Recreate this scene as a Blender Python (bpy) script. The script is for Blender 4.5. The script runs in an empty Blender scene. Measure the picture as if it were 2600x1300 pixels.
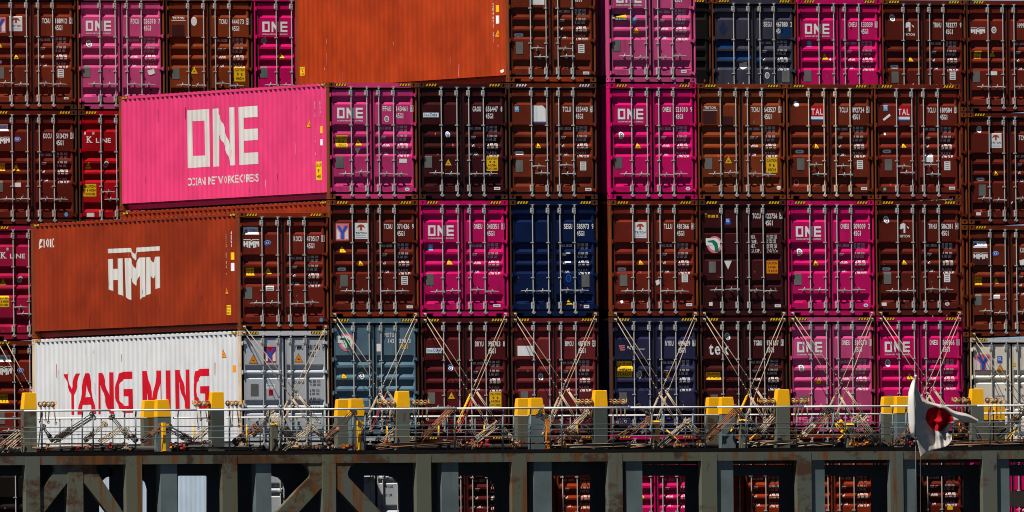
import bpy, bmesh, math, random
from mathutils import Vector, Matrix
from mathutils.geometry import tessellate_polygon

random.seed(7)
S = bpy.context.scene
COL = S.collection

# ------------------------------------------------------------------ camera, sky, sun, exposure
D_, YAW, OX, OZ, PITCH, ROLL, FPX = 500.002, 0.461301, 5.033849, -4.313989, 0.018915, -0.010469, 50951.94
cd = Vector((math.sin(YAW)*math.cos(PITCH), math.cos(YAW)*math.cos(PITCH), math.sin(PITCH)))
cr0 = Vector((math.cos(YAW), -math.sin(YAW), 0)); cu0 = cr0.cross(cd)
cr = math.cos(ROLL)*cr0 + math.sin(ROLL)*cu0
cu = -math.sin(ROLL)*cr0 + math.cos(ROLL)*cu0
CAM = Vector((OX, 0, OZ)) - D_*cd
cam = bpy.data.cameras.new('camera'); cam_o = bpy.data.objects.new('camera', cam); COL.objects.link(cam_o)
cam.sensor_width = 36; cam.lens = 36*FPX/2600; cam.clip_start = 10; cam.clip_end = 60000
m = Matrix((cr, cu, -cd)).transposed().to_4x4(); m.translation = CAM
cam_o.matrix_world = m
S.camera = cam_o

def at(px, py, Y):
    """point of the photograph (2600 x 1300 pixels) on the upright plane y = Y"""
    v = cd*FPX + cr*(px-1300) - cu*(py-650)
    t = (Y-CAM.y)/v.y
    return CAM + v*t

SUN_DIR = Vector((-0.435, -0.220, 0.872)).normalized()        # towards the sun
EL = math.asin(SUN_DIR.z); AZ = math.atan2(SUN_DIR.x, SUN_DIR.y)
w = bpy.data.worlds.new('World'); S.world = w; w.use_nodes = True
nt = w.node_tree; bg = nt.nodes['Background']; bg.inputs['Strength'].default_value = 0.05
sky = nt.nodes.new('ShaderNodeTexSky'); sky.sky_type = 'NISHITA'; sky.sun_disc = False
sky.sun_elevation = EL; sky.sun_rotation = AZ; sky.air_density = 0.30; sky.dust_density = 0.0
nt.links.new(sky.outputs[0], bg.inputs['Color'])
sl = bpy.data.lights.new('sun', 'SUN'); sl.energy = 5.0; sl.angle = math.radians(0.5); sl.color = (1.0, 0.95, 0.87)
so = bpy.data.objects.new('sun', sl); COL.objects.link(so); so.location = (0, 0, 60)
so.rotation_euler = (-SUN_DIR).to_track_quat('-Z', 'Y').to_euler()
S.view_settings.view_transform = 'Standard'; S.view_settings.look = 'None'
S.view_settings.gamma = 1.0; S.view_settings.use_curve_mapping = False
S.view_settings.exposure = 0.45
S.cycles.pixel_filter_type = 'BLACKMAN_HARRIS'; S.cycles.filter_width = 1.0
S.cycles.max_bounces = 5; S.cycles.diffuse_bounces = 1

# ------------------------------------------------------------------ materials
MATS = {}
def node_mat(name):
    mt = bpy.data.materials.new(name); mt.use_nodes = True
    return mt, mt.node_tree, mt.node_tree.nodes['Principled BSDF']

def paint(name, rgb, rough=0.5, rust=0.25, vary=0.25, rustcol=(0.10, 0.032, 0.010), spec=0.16, dirt=0.5, metal=0.0, scale=1.0, streak=None):
    """weathered paint: slow fading, vertical runs of rust and grime, small chips"""
    mt, t, b = node_mat(name); N = t.nodes; Lk = t.links
    tc = N.new('ShaderNodeTexCoord'); oi = N.new('ShaderNodeObjectInfo')
    mul = N.new('ShaderNodeMath'); mul.operation = 'MULTIPLY'; mul.inputs[1].default_value = 37.0
    Lk.new(oi.outputs['Random'], mul.inputs[0])
    add = N.new('ShaderNodeVectorMath'); add.operation = 'ADD'
    Lk.new(tc.outputs['Object'], add.inputs[0]); Lk.new(mul.outputs[0], add.inputs[1])
    n1 = N.new('ShaderNodeTexNoise'); n1.inputs['Scale'].default_value = 1.1*scale; n1.inputs['Detail'].default_value = 6
    Lk.new(add.outputs[0], n1.inputs['Vector'])
    r1 = N.new('ShaderNodeMapRange'); r1.inputs[1].default_value = 0.3; r1.inputs[2].default_value = 0.7
    r1.inputs[3].default_value = 1-vary; r1.inputs[4].default_value = 1+vary*0.6
    Lk.new(n1.outputs['Fac'], r1.inputs[0])
    base = N.new('ShaderNodeVectorMath'); base.operation = 'SCALE'; base.inputs[0].default_value = rgb
    Lk.new(r1.outputs[0], base.inputs['Scale'])
    # vertical runs
    mp = N.new('ShaderNodeMapping'); mp.inputs['Scale'].default_value = (5*scale, 5*scale, 0.5*scale)
    Lk.new(add.outputs[0], mp.inputs['Vector'])
    n2 = N.new('ShaderNodeTexNoise'); n2.inputs['Scale'].default_value = 1.6; n2.inputs['Detail'].default_value = 5
    Lk.new(mp.outputs[0], n2.inputs['Vector'])
    r2 = N.new('ShaderNodeMapRange'); r2.inputs[1].default_value = 0.56; r2.inputs[2].default_value = 0.80
    r2.inputs[3].default_value = 0; r2.inputs[4].default_value = dirt
    Lk.new(n2.outputs['Fac'], r2.inputs[0])
    mx = N.new('ShaderNodeMix'); mx.data_type = 'RGBA'
    grime = streak or tuple(0.35*c + 0.006 for c in rgb)
    mx.inputs['B'].default_value = (*grime, 1)
    Lk.new(r2.outputs[0], mx.inputs['Factor']); Lk.new(base.outputs[0], mx.inputs['A'])
    # rust spots
    n3 = N.new('ShaderNodeTexNoise'); n3.inputs['Scale'].default_value = 3.2*scale; n3.inputs['Detail'].default_value = 8; n3.inputs['Roughness'].default_value = 0.7
    Lk.new(add.outputs[0], n3.inputs['Vector'])
    r3 = N.new('ShaderNodeMapRange'); r3.inputs[1].default_value = 0.72-0.24*rust; r3.inputs[2].default_value = 0.80-0.18*rust
    r3.inputs[3].default_value = 0; r3.inputs[4].default_value = min(1.0, 0.4+rust)
    Lk.new(n3.outputs['Fac'], r3.inputs[0])
    mx2 = N.new('ShaderNodeMix'); mx2.data_type = 'RGBA'; mx2.inputs['B'].default_value = (*rustcol, 1)
    Lk.new(r3.outputs[0], mx2.inputs['Factor']); Lk.new(mx.outputs['Result'], mx2.inputs['A'])
    Lk.new(mx2.outputs['Result'], b.inputs['Base Color'])
    r4 = N.new('ShaderNodeMapRange'); r4.inputs[3].default_value = rough-0.1; r4.inputs[4].default_value = rough+0.2
    Lk.new(n1.outputs['Fac'], r4.inputs[0]); Lk.new(r4.outputs[0], b.inputs['Roughness'])
    b.inputs['Specular IOR Level'].default_value = spec; b.inputs['Metallic'].default_value = metal
    MATS[name] = mt
    return mt

P = {}
def pd(k, rgb, **kw): P[k] = paint(k, rgb, **kw)
pd('brown_paint', (0.1343, 0.0139, 0.0048), rust=0.12)
pd('deep_brown_paint', (0.1123, 0.0114, 0.0048), rust=0.12)
pd('red_brown_paint', (0.165, 0.0165, 0.0070), rust=0.15, vary=0.3)
pd('warm_brown_paint', (0.160, 0.0225, 0.0070), rust=0.2, vary=0.35)
pd('rust_orange_paint', (0.262, 0.0270, 0.0050), rust=0.10)
pd('bright_orange_paint', (0.375, 0.0410, 0.0065), rust=0.10)
pd('tan_brown_paint', (0.2035, 0.0350, 0.0081), rust=0.22)
pd('maroon_paint', (0.0503, 0.0055, 0.0063), rust=0.1)
pd('wine_paint', (0.0873, 0.0078, 0.0092), rust=0.1)
pd('rose_brown_paint', (0.1480, 0.0170, 0.0192), rust=0.12)
pd('magenta_paint', (0.5919, 0.0040, 0.1200), rust=0.02, vary=0.16)
pd('pale_pink_paint', (0.5759, 0.0680, 0.2079), rust=0.08, vary=0.2)
pd('cream_white_paint', (0.86, 0.79, 0.66), rust=0.25, vary=0.12, dirt=0.4, rustcol=(0.42, 0.20, 0.06))
pd('faded_pink_paint', (0.5599, 0.0360, 0.1640), rust=0.06, vary=0.18)
pd('hot_pink_paint', (0.7068, 0.0465, 0.1721), rust=0.05, vary=0.14, dirt=0.22)
pd('red_paint', (0.4300, 0.0034, 0.0103), rust=0.05)
pd('crimson_paint', (0.3870, 0.0086, 0.0516), rust=0.05)
pd('navy_paint', (0.0022, 0.0104, 0.0577), rust=0.08)
pd('slate_navy_paint', (0.0444, 0.0444, 0.0666), rust=0.12, dirt=0.7, vary=0.35)
pd('violet_navy_paint', (0.0222, 0.0222, 0.0651), rust=0.1)
pd('blue_grey_paint', (0.1010, 0.1780, 0.2309), rust=0.12)
pd('grey_white_paint', (0.4901, 0.5217, 0.5613), rust=0.04, vary=0.08, dirt=0.22, rustcol=(0.4, 0.2, 0.06))
pd('white_paint', (0.6138, 0.6231, 0.6324), rust=0.02, vary=0.08, dirt=0.22, rustcol=(0.5, 0.25, 0.06))
pd('rusty_frame_paint', (0.1955, 0.0467, 0.0119), rust=0.65, rustcol=(0.13, 0.055, 0.016))
pd('dark_frame_paint', (0.080, 0.030, 0.016), rust=0.6, rustcol=(0.05, 0.024, 0.012))
pd('rusty_white_paint', (0.66, 0.50, 0.33), rust=0.5, rustcol=(0.36, 0.14, 0.03))
pd('roof_paint', (0.20, 0.06, 0.03), rust=0.3)
pd('galvanised_steel', (0.3906, 0.3860, 0.3674), rough=0.42, rust=0.1, vary=0.15, spec=0.5, dirt=0.35)
pd('side_lettering_white', (0.6138, 0.5952, 0.5580), rust=0.0, vary=0.10, dirt=0.3)
pd('pale_rod_steel', (0.62, 0.50, 0.37), rough=0.5, rust=0.1, vary=0.2)
pd('lashing_steel', (0.42, 0.32, 0.215), rough=0.5, rust=0.3, vary=0.35, rustcol=(0.22, 0.09, 0.03))
pd('dark_steel', (0.055, 0.045, 0.038), rough=0.5, rust=0.4, vary=0.4)
pd('rusty_steel', (0.26, 0.10, 0.045), rough=0.6, rust=0.4, vary=0.5)
pd('yellow_paint', (0.93, 0.45, 0.006), rough=0.5, rust=0.05, vary=0.10, dirt=0.22)
pd('orange_paint', (0.75, 0.20, 0.012), rough=0.5, rust=0.1)
pd('red_coating', (0.45, 0.03, 0.03), rough=0.5, rust=0.2)
pd('rail_white_paint', (0.7440, 0.7347, 0.7068), rough=0.45, rust=0.04, vary=0.06, dirt=0.2)
pd('rail_grey_paint', (0.13, 0.16, 0.17), rough=0.5, rust=0.15)
def ship_paint(name, rgb, amount):
    """grey-green ship's steel with broad rust blooms and long rust runs"""
    mt, t, b = node_mat(name); N = t.nodes; Lk = t.links
    geo = N.new('ShaderNodeNewGeometry')
    def noise(sc, det, rough=.6):
        m_ = N.new('ShaderNodeMapping'); m_.inputs['Scale'].default_value = sc; Lk.new(geo.outputs['Position'], m_.inputs['Vector'])
        n_ = N.new('ShaderNodeTexNoise'); n_.inputs['Scale'].default_value = 1; n_.inputs['Detail'].default_value = det; n_.inputs['Roughness'].default_value = rough
        Lk.new(m_.outputs[0], n_.inputs['Vector']); return n_.outputs['Fac']
    def ramp(src, a, b_, c, d):
        r = N.new('ShaderNodeMapRange'); r.inputs[1].default_value = a; r.inputs[2].default_value = b_; r.inputs[3].default_value = c; r.inputs[4].default_value = d
        Lk.new(src, r.inputs[0]); return r.outputs[0]
    def mix(fac, a, col):
        x = N.new('ShaderNodeMix'); x.data_type = 'RGBA'; x.inputs['B'].default_value = (*col, 1); Lk.new(fac, x.inputs['Factor'])
        if isinstance(a, tuple): x.inputs['A'].default_value = (*a, 1)
        else: Lk.new(a, x.inputs['A'])
        return x.outputs['Result']
    c = mix(ramp(noise((.5, .5, .35), 5), .35, .65, 0, 1), rgb, tuple(v*q for v, q in zip(rgb, (1.05, .93, .70))))
    k = .635-.125*amount
    c = mix(ramp(noise((.62, .62, 1.1), 7, .68), k, k+.07, 0, .92), c, (.070, .034, .018))
    c = mix(ramp(noise((4.2, 4.2, .30), 6, .65), k, k+.11, 0, .95), c, (.150, .055, .014))
    c = mix(ramp(noise((2.2, 2.2, .9), 6, .7), k+.05, k+.12, 0, .8), c, (.040, .020, .012))
    Lk.new(c, b.inputs['Base Color']); b.inputs['Roughness'].default_value = .65; b.inputs['Specular IOR Level'].default_value = .15
    P[name] = mt
ship_paint('ship_grey_paint', (0.110, 0.124, 0.104), 0.60)
ship_paint('ship_rusty_paint', (0.100, 0.112, 0.094), 0.95)
pd('blue_grey_post_paint', (0.115, 0.150, 0.155), rough=0.55, rust=0.30, vary=0.25, rustcol=(0.14, 0.06, 0.02), dirt=0.5, streak=(0.12, 0.07, 0.03))
pd('dull_shaft_paint', (0.070, 0.080, 0.070), rough=0.6, rust=0.45, vary=0.3, rustcol=(0.09, 0.035, 0.012), streak=(0.08, 0.04, 0.015))
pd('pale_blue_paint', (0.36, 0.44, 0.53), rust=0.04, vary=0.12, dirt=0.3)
pd('shade_and_lip_paint', (0.008, 0.006, 0.005), rust=0.1)  # near-black walkway lip; on rear containers it is shade put into the colour
pd('dark_plate_paint', (0.035, 0.045, 0.055), rough=0.6, rust=0.1)
pd('sticker_yellow', (0.93, 0.53, 0.012), rust=0.0, vary=0.18, dirt=0.4)
pd('sticker_orange', (0.85, 0.27, 0.008), rust=0.0, vary=0.06, dirt=0.1)
pd('sticker_white', (0.88, 0.87, 0.85), rust=0.0, vary=0.14, dirt=0.45)
pd('lettering_white', (0.90, 0.88, 0.85), rust=0.0, vary=0.08, dirt=0.15)
pd('sticker_black', (0.012, 0.011, 0.010), rust=0.0)
pd('rubber', (0.010, 0.010, 0.010), rough=0.7, rust=0.0)
pd('plate_grey', (0.16, 0.16, 0.145), rust=0.0, vary=0.3)
pd('sticker_red', (0.58, 0.005, 0.018), rust=0.0, dirt=0.15)
pd('sticker_pink', (0.82, 0.22, 0.25), rust=0.0, dirt=0.15)
pd('sticker_blue', (0.02, 0.12, 0.60), rust=0.0)
pd('sticker_sky', (0.10, 0.42, 0.72), rust=0.0)
pd('sticker_green', (0.01, 0.20, 0.12), rust=0.0)
pd('sticker_brick', (0.45, 0.07, 0.03), rust=0.0)
pd('ghost_brown', (0.055, 0.012, 0.012), rust=0.0)
pd('patch_blue', (0.004, 0.034, 0.125), rust=0.0, vary=0.3)
pd('patch_navy', (0.020, 0.028, 0.085), rust=0.0)
pd('deck_paint', (0.05, 0.045, 0.035), rust=0.6)

# ------------------------------------------------------------------ mesh helpers
class MB:
    def __init__(s): s.v = []; s.f = []; s.mi = []; s.cur = 0
    def add(s, vs, fs):
        o = len(s.v); s.v += [tuple(p) for p in vs]
        for f in fs: s.f.append([o+i for i in f]); s.mi.append(s.cur)
    def box(s, x0, x1, y0, y1, z0, z1):
        s.add([(x0,y0,z0),(x1,y0,z0),(x1,y1,z0),(x0,y1,z0),(x0,y0,z1),(x1,y0,z1),(x1,y1,z1),(x0,y1,z1)],
              [(3,2,1,0),(4,5,6,7),(0,1,5,4),(1,2,6,5),(2,3,7,6),(3,0,4,7)])
    def frustum(s, x0, x1, y0, y1, z0, X0, X1, Y0, Y1, z1):
        s.add([(x0,y0,z0),(x1,y0,z0),(x1,y1,z0),(x0,y1,z0),(X0,Y0,z1),(X1,Y0,z1),(X1,Y1,z1),(X0,Y1,z1)],
              [(3,2,1,0),(4,5,6,7),(0,1,5,4),(1,2,6,5),(2,3,7,6),(3,0,4,7)])
    def tube(s, p, q, r, n=8, r2=None):
        p = Vector(p); q = Vector(q); d = (q-p)
        if d.length < 1e-6: return
        a = d.normalized(); up = Vector((0,0,1)) if abs(a.z) < 0.9 else Vector((1,0,0))
        u = a.cross(up).normalized(); v = a.cross(u); r2 = r if r2 is None else r2
        vs = []
        for c, rr in ((p, r), (q, r2)):
            for i in range(n):
                t = 2*math.pi*(i+0.5)/n
                vs.append(c + u*math.cos(t)*rr + v*math.sin(t)*rr)
        fs = [(i, (i+1) % n, n+(i+1) % n, n+i) for i in range(n)]
        fs += [tuple(range(n-1, -1, -1)), tuple(range(n, 2*n))]
        s.add(vs, fs)
    def ring(s, c, axis, R, r, n=10, k=6):
        c = Vector(c); a = Vector(axis).normalized(); up = Vector((0,0,1)) if abs(a.z) < 0.9 else Vector((1,0,0))
        u = a.cross(up).normalized(); v = a.cross(u)
        pts = [c + u*math.cos(2*math.pi*i/n)*R + v*math.sin(2*math.pi*i/n)*R for i in range(n)]
        for i in range(n): s.tube(pts[i], pts[(i+1) % n], r, k)
    def prism(s, pts, n_vec, th):
        """planar polygon pts (3-D, may be concave) pushed by th along n_vec"""
        pts = [Vector(p) for p in pts]; k = len(pts); nv = Vector(n_vec)*th
        tri = tessellate_polygon([pts])
        s.add(pts + [p+nv for p in pts], [tuple(t) for t in tri] + [tuple(k+i for i in reversed(t)) for t in tri] +
              [(i, (i+1) % k, k+(i+1) % k, k+i) for i in range(k)])
    def holed(s, c, ux, uy, w2, h2, hw, hh, dv, n=8):
        """rectangle with an oval pocket"""
        c = Vector(c); ux = Vector(ux); uy = Vector(uy); dv = Vector(dv)
        out = [(w2,0),(w2,h2),(0,h2),(-w2,h2),(-w2,0),(-w2,-h2),(0,-h2),(w2,-h2)]
        inn = [(hw*math.cos(math.pi/4*i), hh*math.sin(math.pi/4*i)) for i in range(8)]
        vs = [c+ux*a+uy*b for a, b in out] + [c+ux*a+uy*b for a, b in inn] + [c+ux*a+uy*b+dv for a, b in inn]
        fs = [(i, (i+1) % 8, 8+(i+1) % 8, 8+i) for i in range(8)] + [(8+i, 8+(i+1) % 8, 16+(i+1) % 8, 16+i) for i in range(8)] + [tuple(range(16, 24))]
        s.add(vs, fs)
    def mesh(s, name, mats, smooth=False):
        me = bpy.data.meshes.new(name); me.from_pydata(s.v, [], s.f)
        for mt in mats: me.materials.append(mt)
        if len(mats) > 1: me.polygons.foreach_set('material_index', s.mi)
        me.update()
        if smooth: me.polygons.foreach_set('use_smooth', [True]*len(me.polygons))
        return me
    def obj(s, name, mat, parent=None, smooth=False):
        return place(name, s.mesh(name, mat if isinstance(mat, list) else [mat], smooth), parent)

def place(name, me, parent=None, loc=None, mat=None):
    o = bpy.data.objects.new(name, me); COL.objects.link(o)
    if parent: o.parent = parent
    if loc: o.location = loc
    if mat is not None:
        o.material_slots[0].link = 'OBJECT'; o.material_slots[0].material = mat
    return o
def empty(name, loc): 
    o = bpy.data.objects.new(name, None); o.empty_display_size = 0.3; o.location = loc; COL.objects.link(o); return o
def tag(o, label, cat, group=None):
    o['label'] = label; o['category'] = cat
    if group: o['group'] = group
    return o
def recentre(o):
    """move a one-mesh thing's origin to the foot of its mesh"""
    me = o.data; xs = [v.co for v in me.vertices]
    c = Vector((sum(p.x for p in xs)/len(xs), sum(p.y for p in xs)/len(xs), min(p.z for p in xs)))
    me.transform(Matrix.Translation(-c)); o.location = c
    return o

# ------------------------------------------------------------------ lettering (flat 2-D triangles: x to the right, y up)
GL = {}
def glyph(ch, bold):
    k = (ch, bold)
    if k in GL: return GL[k]
    cu_ = bpy.data.curves.new('glyph', 'FONT'); cu_.body = ch; cu_.size = 1.0; cu_.resolution_u = 3; cu_.offset = (0.008, 0.020, 0.045)[int(bold)]
    o = bpy.data.objects.new('glyph', cu_); COL.objects.link(o)
    bpy.context.view_layer.update()
    me = o.evaluated_get(bpy.context.evaluated_depsgraph_get()).to_mesh()
    vs = [(v.co.x, v.co.y) for v in me.vertices]; fs = [tuple(p.vertices) for p in me.polygons]
    o.to_mesh_clear(); bpy.data.objects.remove(o); bpy.data.curves.remove(cu_)
    GL[k] = (vs, fs); return GL[k]
_h = glyph('H', False)[0]; CAPH = max(y for x, y in _h) - min(y for x, y in _h)

def text(s_, x, y, h, adv=None, bold=True, width=0.80, just=None):
    """list of (verts, faces); y is the baseline, h the capital height. adv: fixed pitch, else proportional"""
    out = []; k = h/CAPH; cx = x
    if just is not None:                     # fit proportional text into a width
        wd = 0
        for ch in s_:
            if ch == ' ': wd += 0.42; continue
            v = glyph(ch, bold)[0]; wd += max(p[0] for p in v)-min(p[0] for p in v)+0.11
        kx = just/max(wd-0.11, 0.01)
    else: kx = k*0.72
    for ch in s_:
        if ch == ' ':
            cx += adv if adv else 0.42*kx; continue
        v, f = glyph(ch, bold); mn = min(p[0] for p in v); mxx = max(p[0] for p in v); gw = mxx-mn
        if adv:
            tw = adv*width*(1.0 if gw > 0.3 else 0.35); sx = tw/gw; ox = cx + (adv*width-tw)/2
            out.append(([(ox+(p[0]-mn)*sx, y+p[1]*k) for p in v], f)); cx += adv
        else:
            out.append(([(cx+(p[0]-mn)*kx, y+p[1]*k) for p in v], f)); cx += (gw+0.11)*kx
    return out
def poly(pts, holes=()):
    loops = [[Vector((p[0], p[1], 0)) for p in pts]] + [[Vector((p[0], p[1], 0)) for p in h] for h in holes]
    flat = [(p.x, p.y) for l in loops for p in l]
    return [(flat, [tuple(t) for t in tessellate_polygon(loops)])]
def rect(x0, y0, x1, y1): return [([(x0,y0),(x1,y0),(x1,y1),(x0,y1)], [(0,1,2,3)])]
def disc(cx, cy, rx, ry=None, n=16, hole=0):
    ry = rx if ry is None else ry
    o = [(cx+rx*math.cos(2*math.pi*i/n), cy+ry*math.sin(2*math.pi*i/n)) for i in range(n)]
    if not hole: return [(o, [tuple(range(n))])]
    inn = [(cx+rx*hole*math.cos(2*math.pi*i/n), cy+ry*hole*math.sin(2*math.pi*i/n)) for i in range(n)]
    return [(o+inn, [(i, (i+1) % n, n+(i+1) % n, n+i) for i in range(n)])]
def xf(shapes, f): return [([f(*p) for p in v], fc) for v, fc in shapes]

def conform(parts, cuts, fn, name):
    """parts: [(shapes, material, lift)]; cut along the folds of a sheet, then laid on it by fn(x, y, lift)"""
    verts, faces, mi, mats = [], [], [], []
    for shapes, mat, lift in parts:
        if mat not in mats: mats.append(mat)
        k = mats.index(mat); bm = bmesh.new()
        for vs, fs in shapes:
            bv = [bm.verts.new((p[0], p[1], 0)) for p in vs]
            for f in fs:
                try: bm.faces.new([bv[i] for i in f])
                except ValueError: pass
        if not bm.verts: bm.free(); continue
        for ax in (0, 1):
            lo = min(v.co[ax] for v in bm.verts); hi = max(v.co[ax] for v in bm.verts)
            for c in cuts[ax]:
                if lo+1e-4 < c < hi-1e-4:
                    no = (1,0,0) if ax == 0 else (0,1,0); co = (c,0,0) if ax == 0 else (0,c,0)
                    bmesh.ops.bisect_plane(bm, geom=bm.verts[:]+bm.edges[:]+bm.faces[:], dist=1e-5, plane_co=co, plane_no=no)
        bm.verts.index_update(); o = len(verts)
        verts += [fn(v.co.x, v.co.y, lift) for v in bm.verts]
        for f in bm.faces: faces.append([o+v.index for v in f.verts]); mi.append(k)
        bm.free()
    me = bpy.data.meshes.new(name); me.from_pydata(verts, [], faces)
    for mt in mats: me.materials.append(mt)
    me.polygons.foreach_set('material_index', mi); me.update()
    return me

# ------------------------------------------------------------------ shipping container kit
W, H, L = 2.438, 2.896, 12.192
GAP, CD, DE, LOW, BAY2, RG = 0.0552, 0.0665, 0.3606, -0.304, 13.95, 0.0293
YD, GD = 0.034, 0.052
PITCHC, NC, Y0C = 0.2732, 43, 0.235
def side_breaks():
    r = [(0.155, 0.004)]
    for i in range(NC):
        y = Y0C + i*PITCHC
        r += [(y, 0.004), (y+0.066, 0.036), (y+0.132, 0.036), (y+0.198, 0.004)]
    r += [(L-0.155, 0.004)]
    return r
SB = side_breaks()
def side_x(y):
    for i in range(len(SB)-1):
        a, b = SB[i], SB[i+1]
        if a[0] <= y <= b[0]:
            t = (y-a[0])/max(b[0]-a[0], 1e-6); return a[1]+(b[1]-a[1])*t
    return 0.004
STD = [(.325, .545, .045, .075), (1.035, 1.285, .045, .08), (1.34, 1.575, .045, .08), (1.615, 1.835, .045, .08), (2.335, 2.58, .045, .085)]
DOORS = {'std': STD,
    'three': [(.68, .845, .05, .045), (1.345, 1.51, .05, .045), (1.995, 2.16, .05, .045)],
    'four': [(.84, 1.02, .04, .055), (1.055, 1.20, .04, .05), (1.71, 1.89, .04, .055), (1.93, 2.075, .04, .05), (2.44, 2.60, .04, .055)],
    'low': [(.92, 1.165, .045, .085), (1.225, 1.475, .045, .085), (1.525, 1.76, .045, .085), (1.81, 2.05, .045, .085), (2.36, 2.60, .05, .085)]}
LEAF = ((.08, 1.213), (1.223, 2.365))
def pz(kind, zt):
    for z0, z1, us, ls in DOORS[kind]:
        if z0 <= zt <= z1:
            if zt < z0+us: return (zt-z0)/us
            if zt > z1-ls: return (z1-zt)/ls
            return 1.0
    return 0.0
def leaf_x(a, b): return [a+.028, a+.055, a+.095, b-.095, b-.055, b-.028]
def pxf(u):
    for a, b in LEAF:
        x = leaf_x(a, b)
        if x[1] <= u <= x[4]: return min(1, (u-x[1])/.04, (x[4]-u)/.04)
    return 0.0
def zbreaks(kind):
    r = []
    for z0, z1, us, ls in DOORS[kind]: r += [z0, z0+us, z1-ls, z1]
    return r
DCUT = {k: ([x for a, b in LEAF for x in leaf_x(a, b)[1:5]], [-z for z in zbreaks(k)]) for k in DOORS}
SCUT = ([L-b[0] for b in SB], [])
def door_fn(kind): return lambda u, y, lift: (u, YD + GD*pxf(u)*pz(kind, -y) - 0.003 - lift, H+y)
def side_fn(h, y, lift): return (side_x(L-h) - 0.003 - lift, L-h, H+y)

ME = {}
def cached(key, fn):
    if key not in ME: ME[key] = fn()
    return ME[key]
def dummy(): return P['brown_paint']

def m_panel(kind, leaf):
    a, b = LEAF[leaf]; xs = leaf_x(a, b); px_ = [0, 0, 1, 1, 0, 0]
    zs = [.178]+zbreaks(kind)+[2.722]; mb = MB(); vs = []
    for z in zs:
        q = pz(kind, z) if z not in (.178, 2.722) else 0
        for x, k in zip(xs, px_): vs.append((x, YD+GD*q*k, H-z))
    nx = len(xs); fs = []
    for j in range(len(zs)-1):
        for i in range(nx-1): fs.append((j*nx+i, (j+1)*nx+i, (j+1)*nx+i+1, j*nx+i+1))
    mb.add(vs, fs)
    # raised rim of the leaf and its back
    x0, x1 = xs[0], xs[-1]; z0, z1 = H-2.722, H-.178
    mb.box(x0, x1, YD+.080, YD+.095, z0, z1)
    for q in ((x0, x0+.012), (x1-.012, x1)): mb.box(q[0], q[1], YD-.006, YD+.079, z0, z1)
    for q in ((z0, z0+.012), (z1-.012, z1)): mb.box(x0+.013, x1-.013, YD-.005, YD+.079, q[0], q[1])
    return mb.mesh('door', [dummy()])
def m_gasket(leaf):
    a, b = LEAF[leaf]; z0, z1 = H-2.768, H-.126; mb = MB(); g = .027
    mb.box(a, a+g, YD+.004, YD+.03, z0, z1); mb.box(b-g, b, YD+.004, YD+.03, z0, z1)
    mb.box(a+g, b-g, YD+.004, YD+.03, z0, z0+.045); mb.box(a+g, b-g, YD+.004, YD+.03, z1-.051, z1)
    return mb.mesh('gasket', [P['rubber']])
def m_rod(bent=False):
    mb = MB(); y = .004
    mb.tube((0, y, H-2.80), (0, y, H-.125), .0148, 10)
    # upper and lower cams with their keepers
    mb.box(-.045, .045, -.012, .03, H-.118, H-.100); mb.tube((0, y, H-.16), (0, y, H-.118), .026, 8)
    mb.box(-.050, .022, -.016, .036, H-.31, H-.185); mb.frustum(-.02, .02, -.014, .03, H-.345, -.050, .022, -.016, .036, H-.31)
    mb.tube((-.03, -.022, H-.21), (-.03, -.012, H-.21), .014, 6); mb.tube((-.03, -.022, H-.28), (-.03, -.012, H-.28), .014, 6)
    mb.box(-.050, .020, -.016, .036, H-2.70, H-2.54); mb.tube((-.03, -.022, H-2.57), (-.03, -.012, H-2.57), .014, 6)
    mb.tube((0, y, H-2.78), (0, y, H-2.70), .024, 8)
    mb.box(-.045, -.012, -.02, .03, H-2.815, H-2.775); mb.box(.012, .045, -.02, .03, H-2.815, H-2.775); mb.box(-.02, .02, -.024, .02, H-2.835, H-2.80)
    for z in (1.055, 1.93):
        mb.box(-.024, .020, -.020, .034, H-z-.014, H-z+.014); mb.box(-.048, -.024, -.006, .034, H-z-.012, H-z+.012)
    return mb.mesh('lock_rod', [P['galvanised_steel']])
def m_handle(sg):
    mb = MB()
    def bx(x0, x1, *r): mb.box(min(sg*x0, sg*x1), max(sg*x0, sg*x1), *r)
    bx(-.03, .06, -.045, -.02, -.022, .022)
    mb.tube((sg*.04, -.035, 0), (sg*.20, -.030, .004), .016, 6, .012); mb.tube((sg*.20, -.030, .004), (sg*.36, -.025, -.004), .012, 6, .009)
    bx(.155, .215, -.030, .03, -.030, -.010); mb.tube((sg*.20, -.022, .01), (sg*.175, -.02, .062), .013, 6, .010)
    bx(.165, .185, -.018, .03, -.06, -.03)
    return mb.mesh('door_handle', [P['galvanised_steel']])
def m_hinge(sg):
    mb = MB(); f = lambda a: (W-a if sg > 0 else a)
    def bx(a, b, *r): mb.box(min(f(a), f(b)), max(f(a), f(b)), *r)
    bx(.035, .15, .006, .033, -.030, .030); bx(.028, .075, -.010, .05, -.045, .028)
    mb.tube((f(.05), -.006, -.06), (f(.05), -.006, .045), .016, 6)
    return mb.mesh('hinge', [dummy()])
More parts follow.
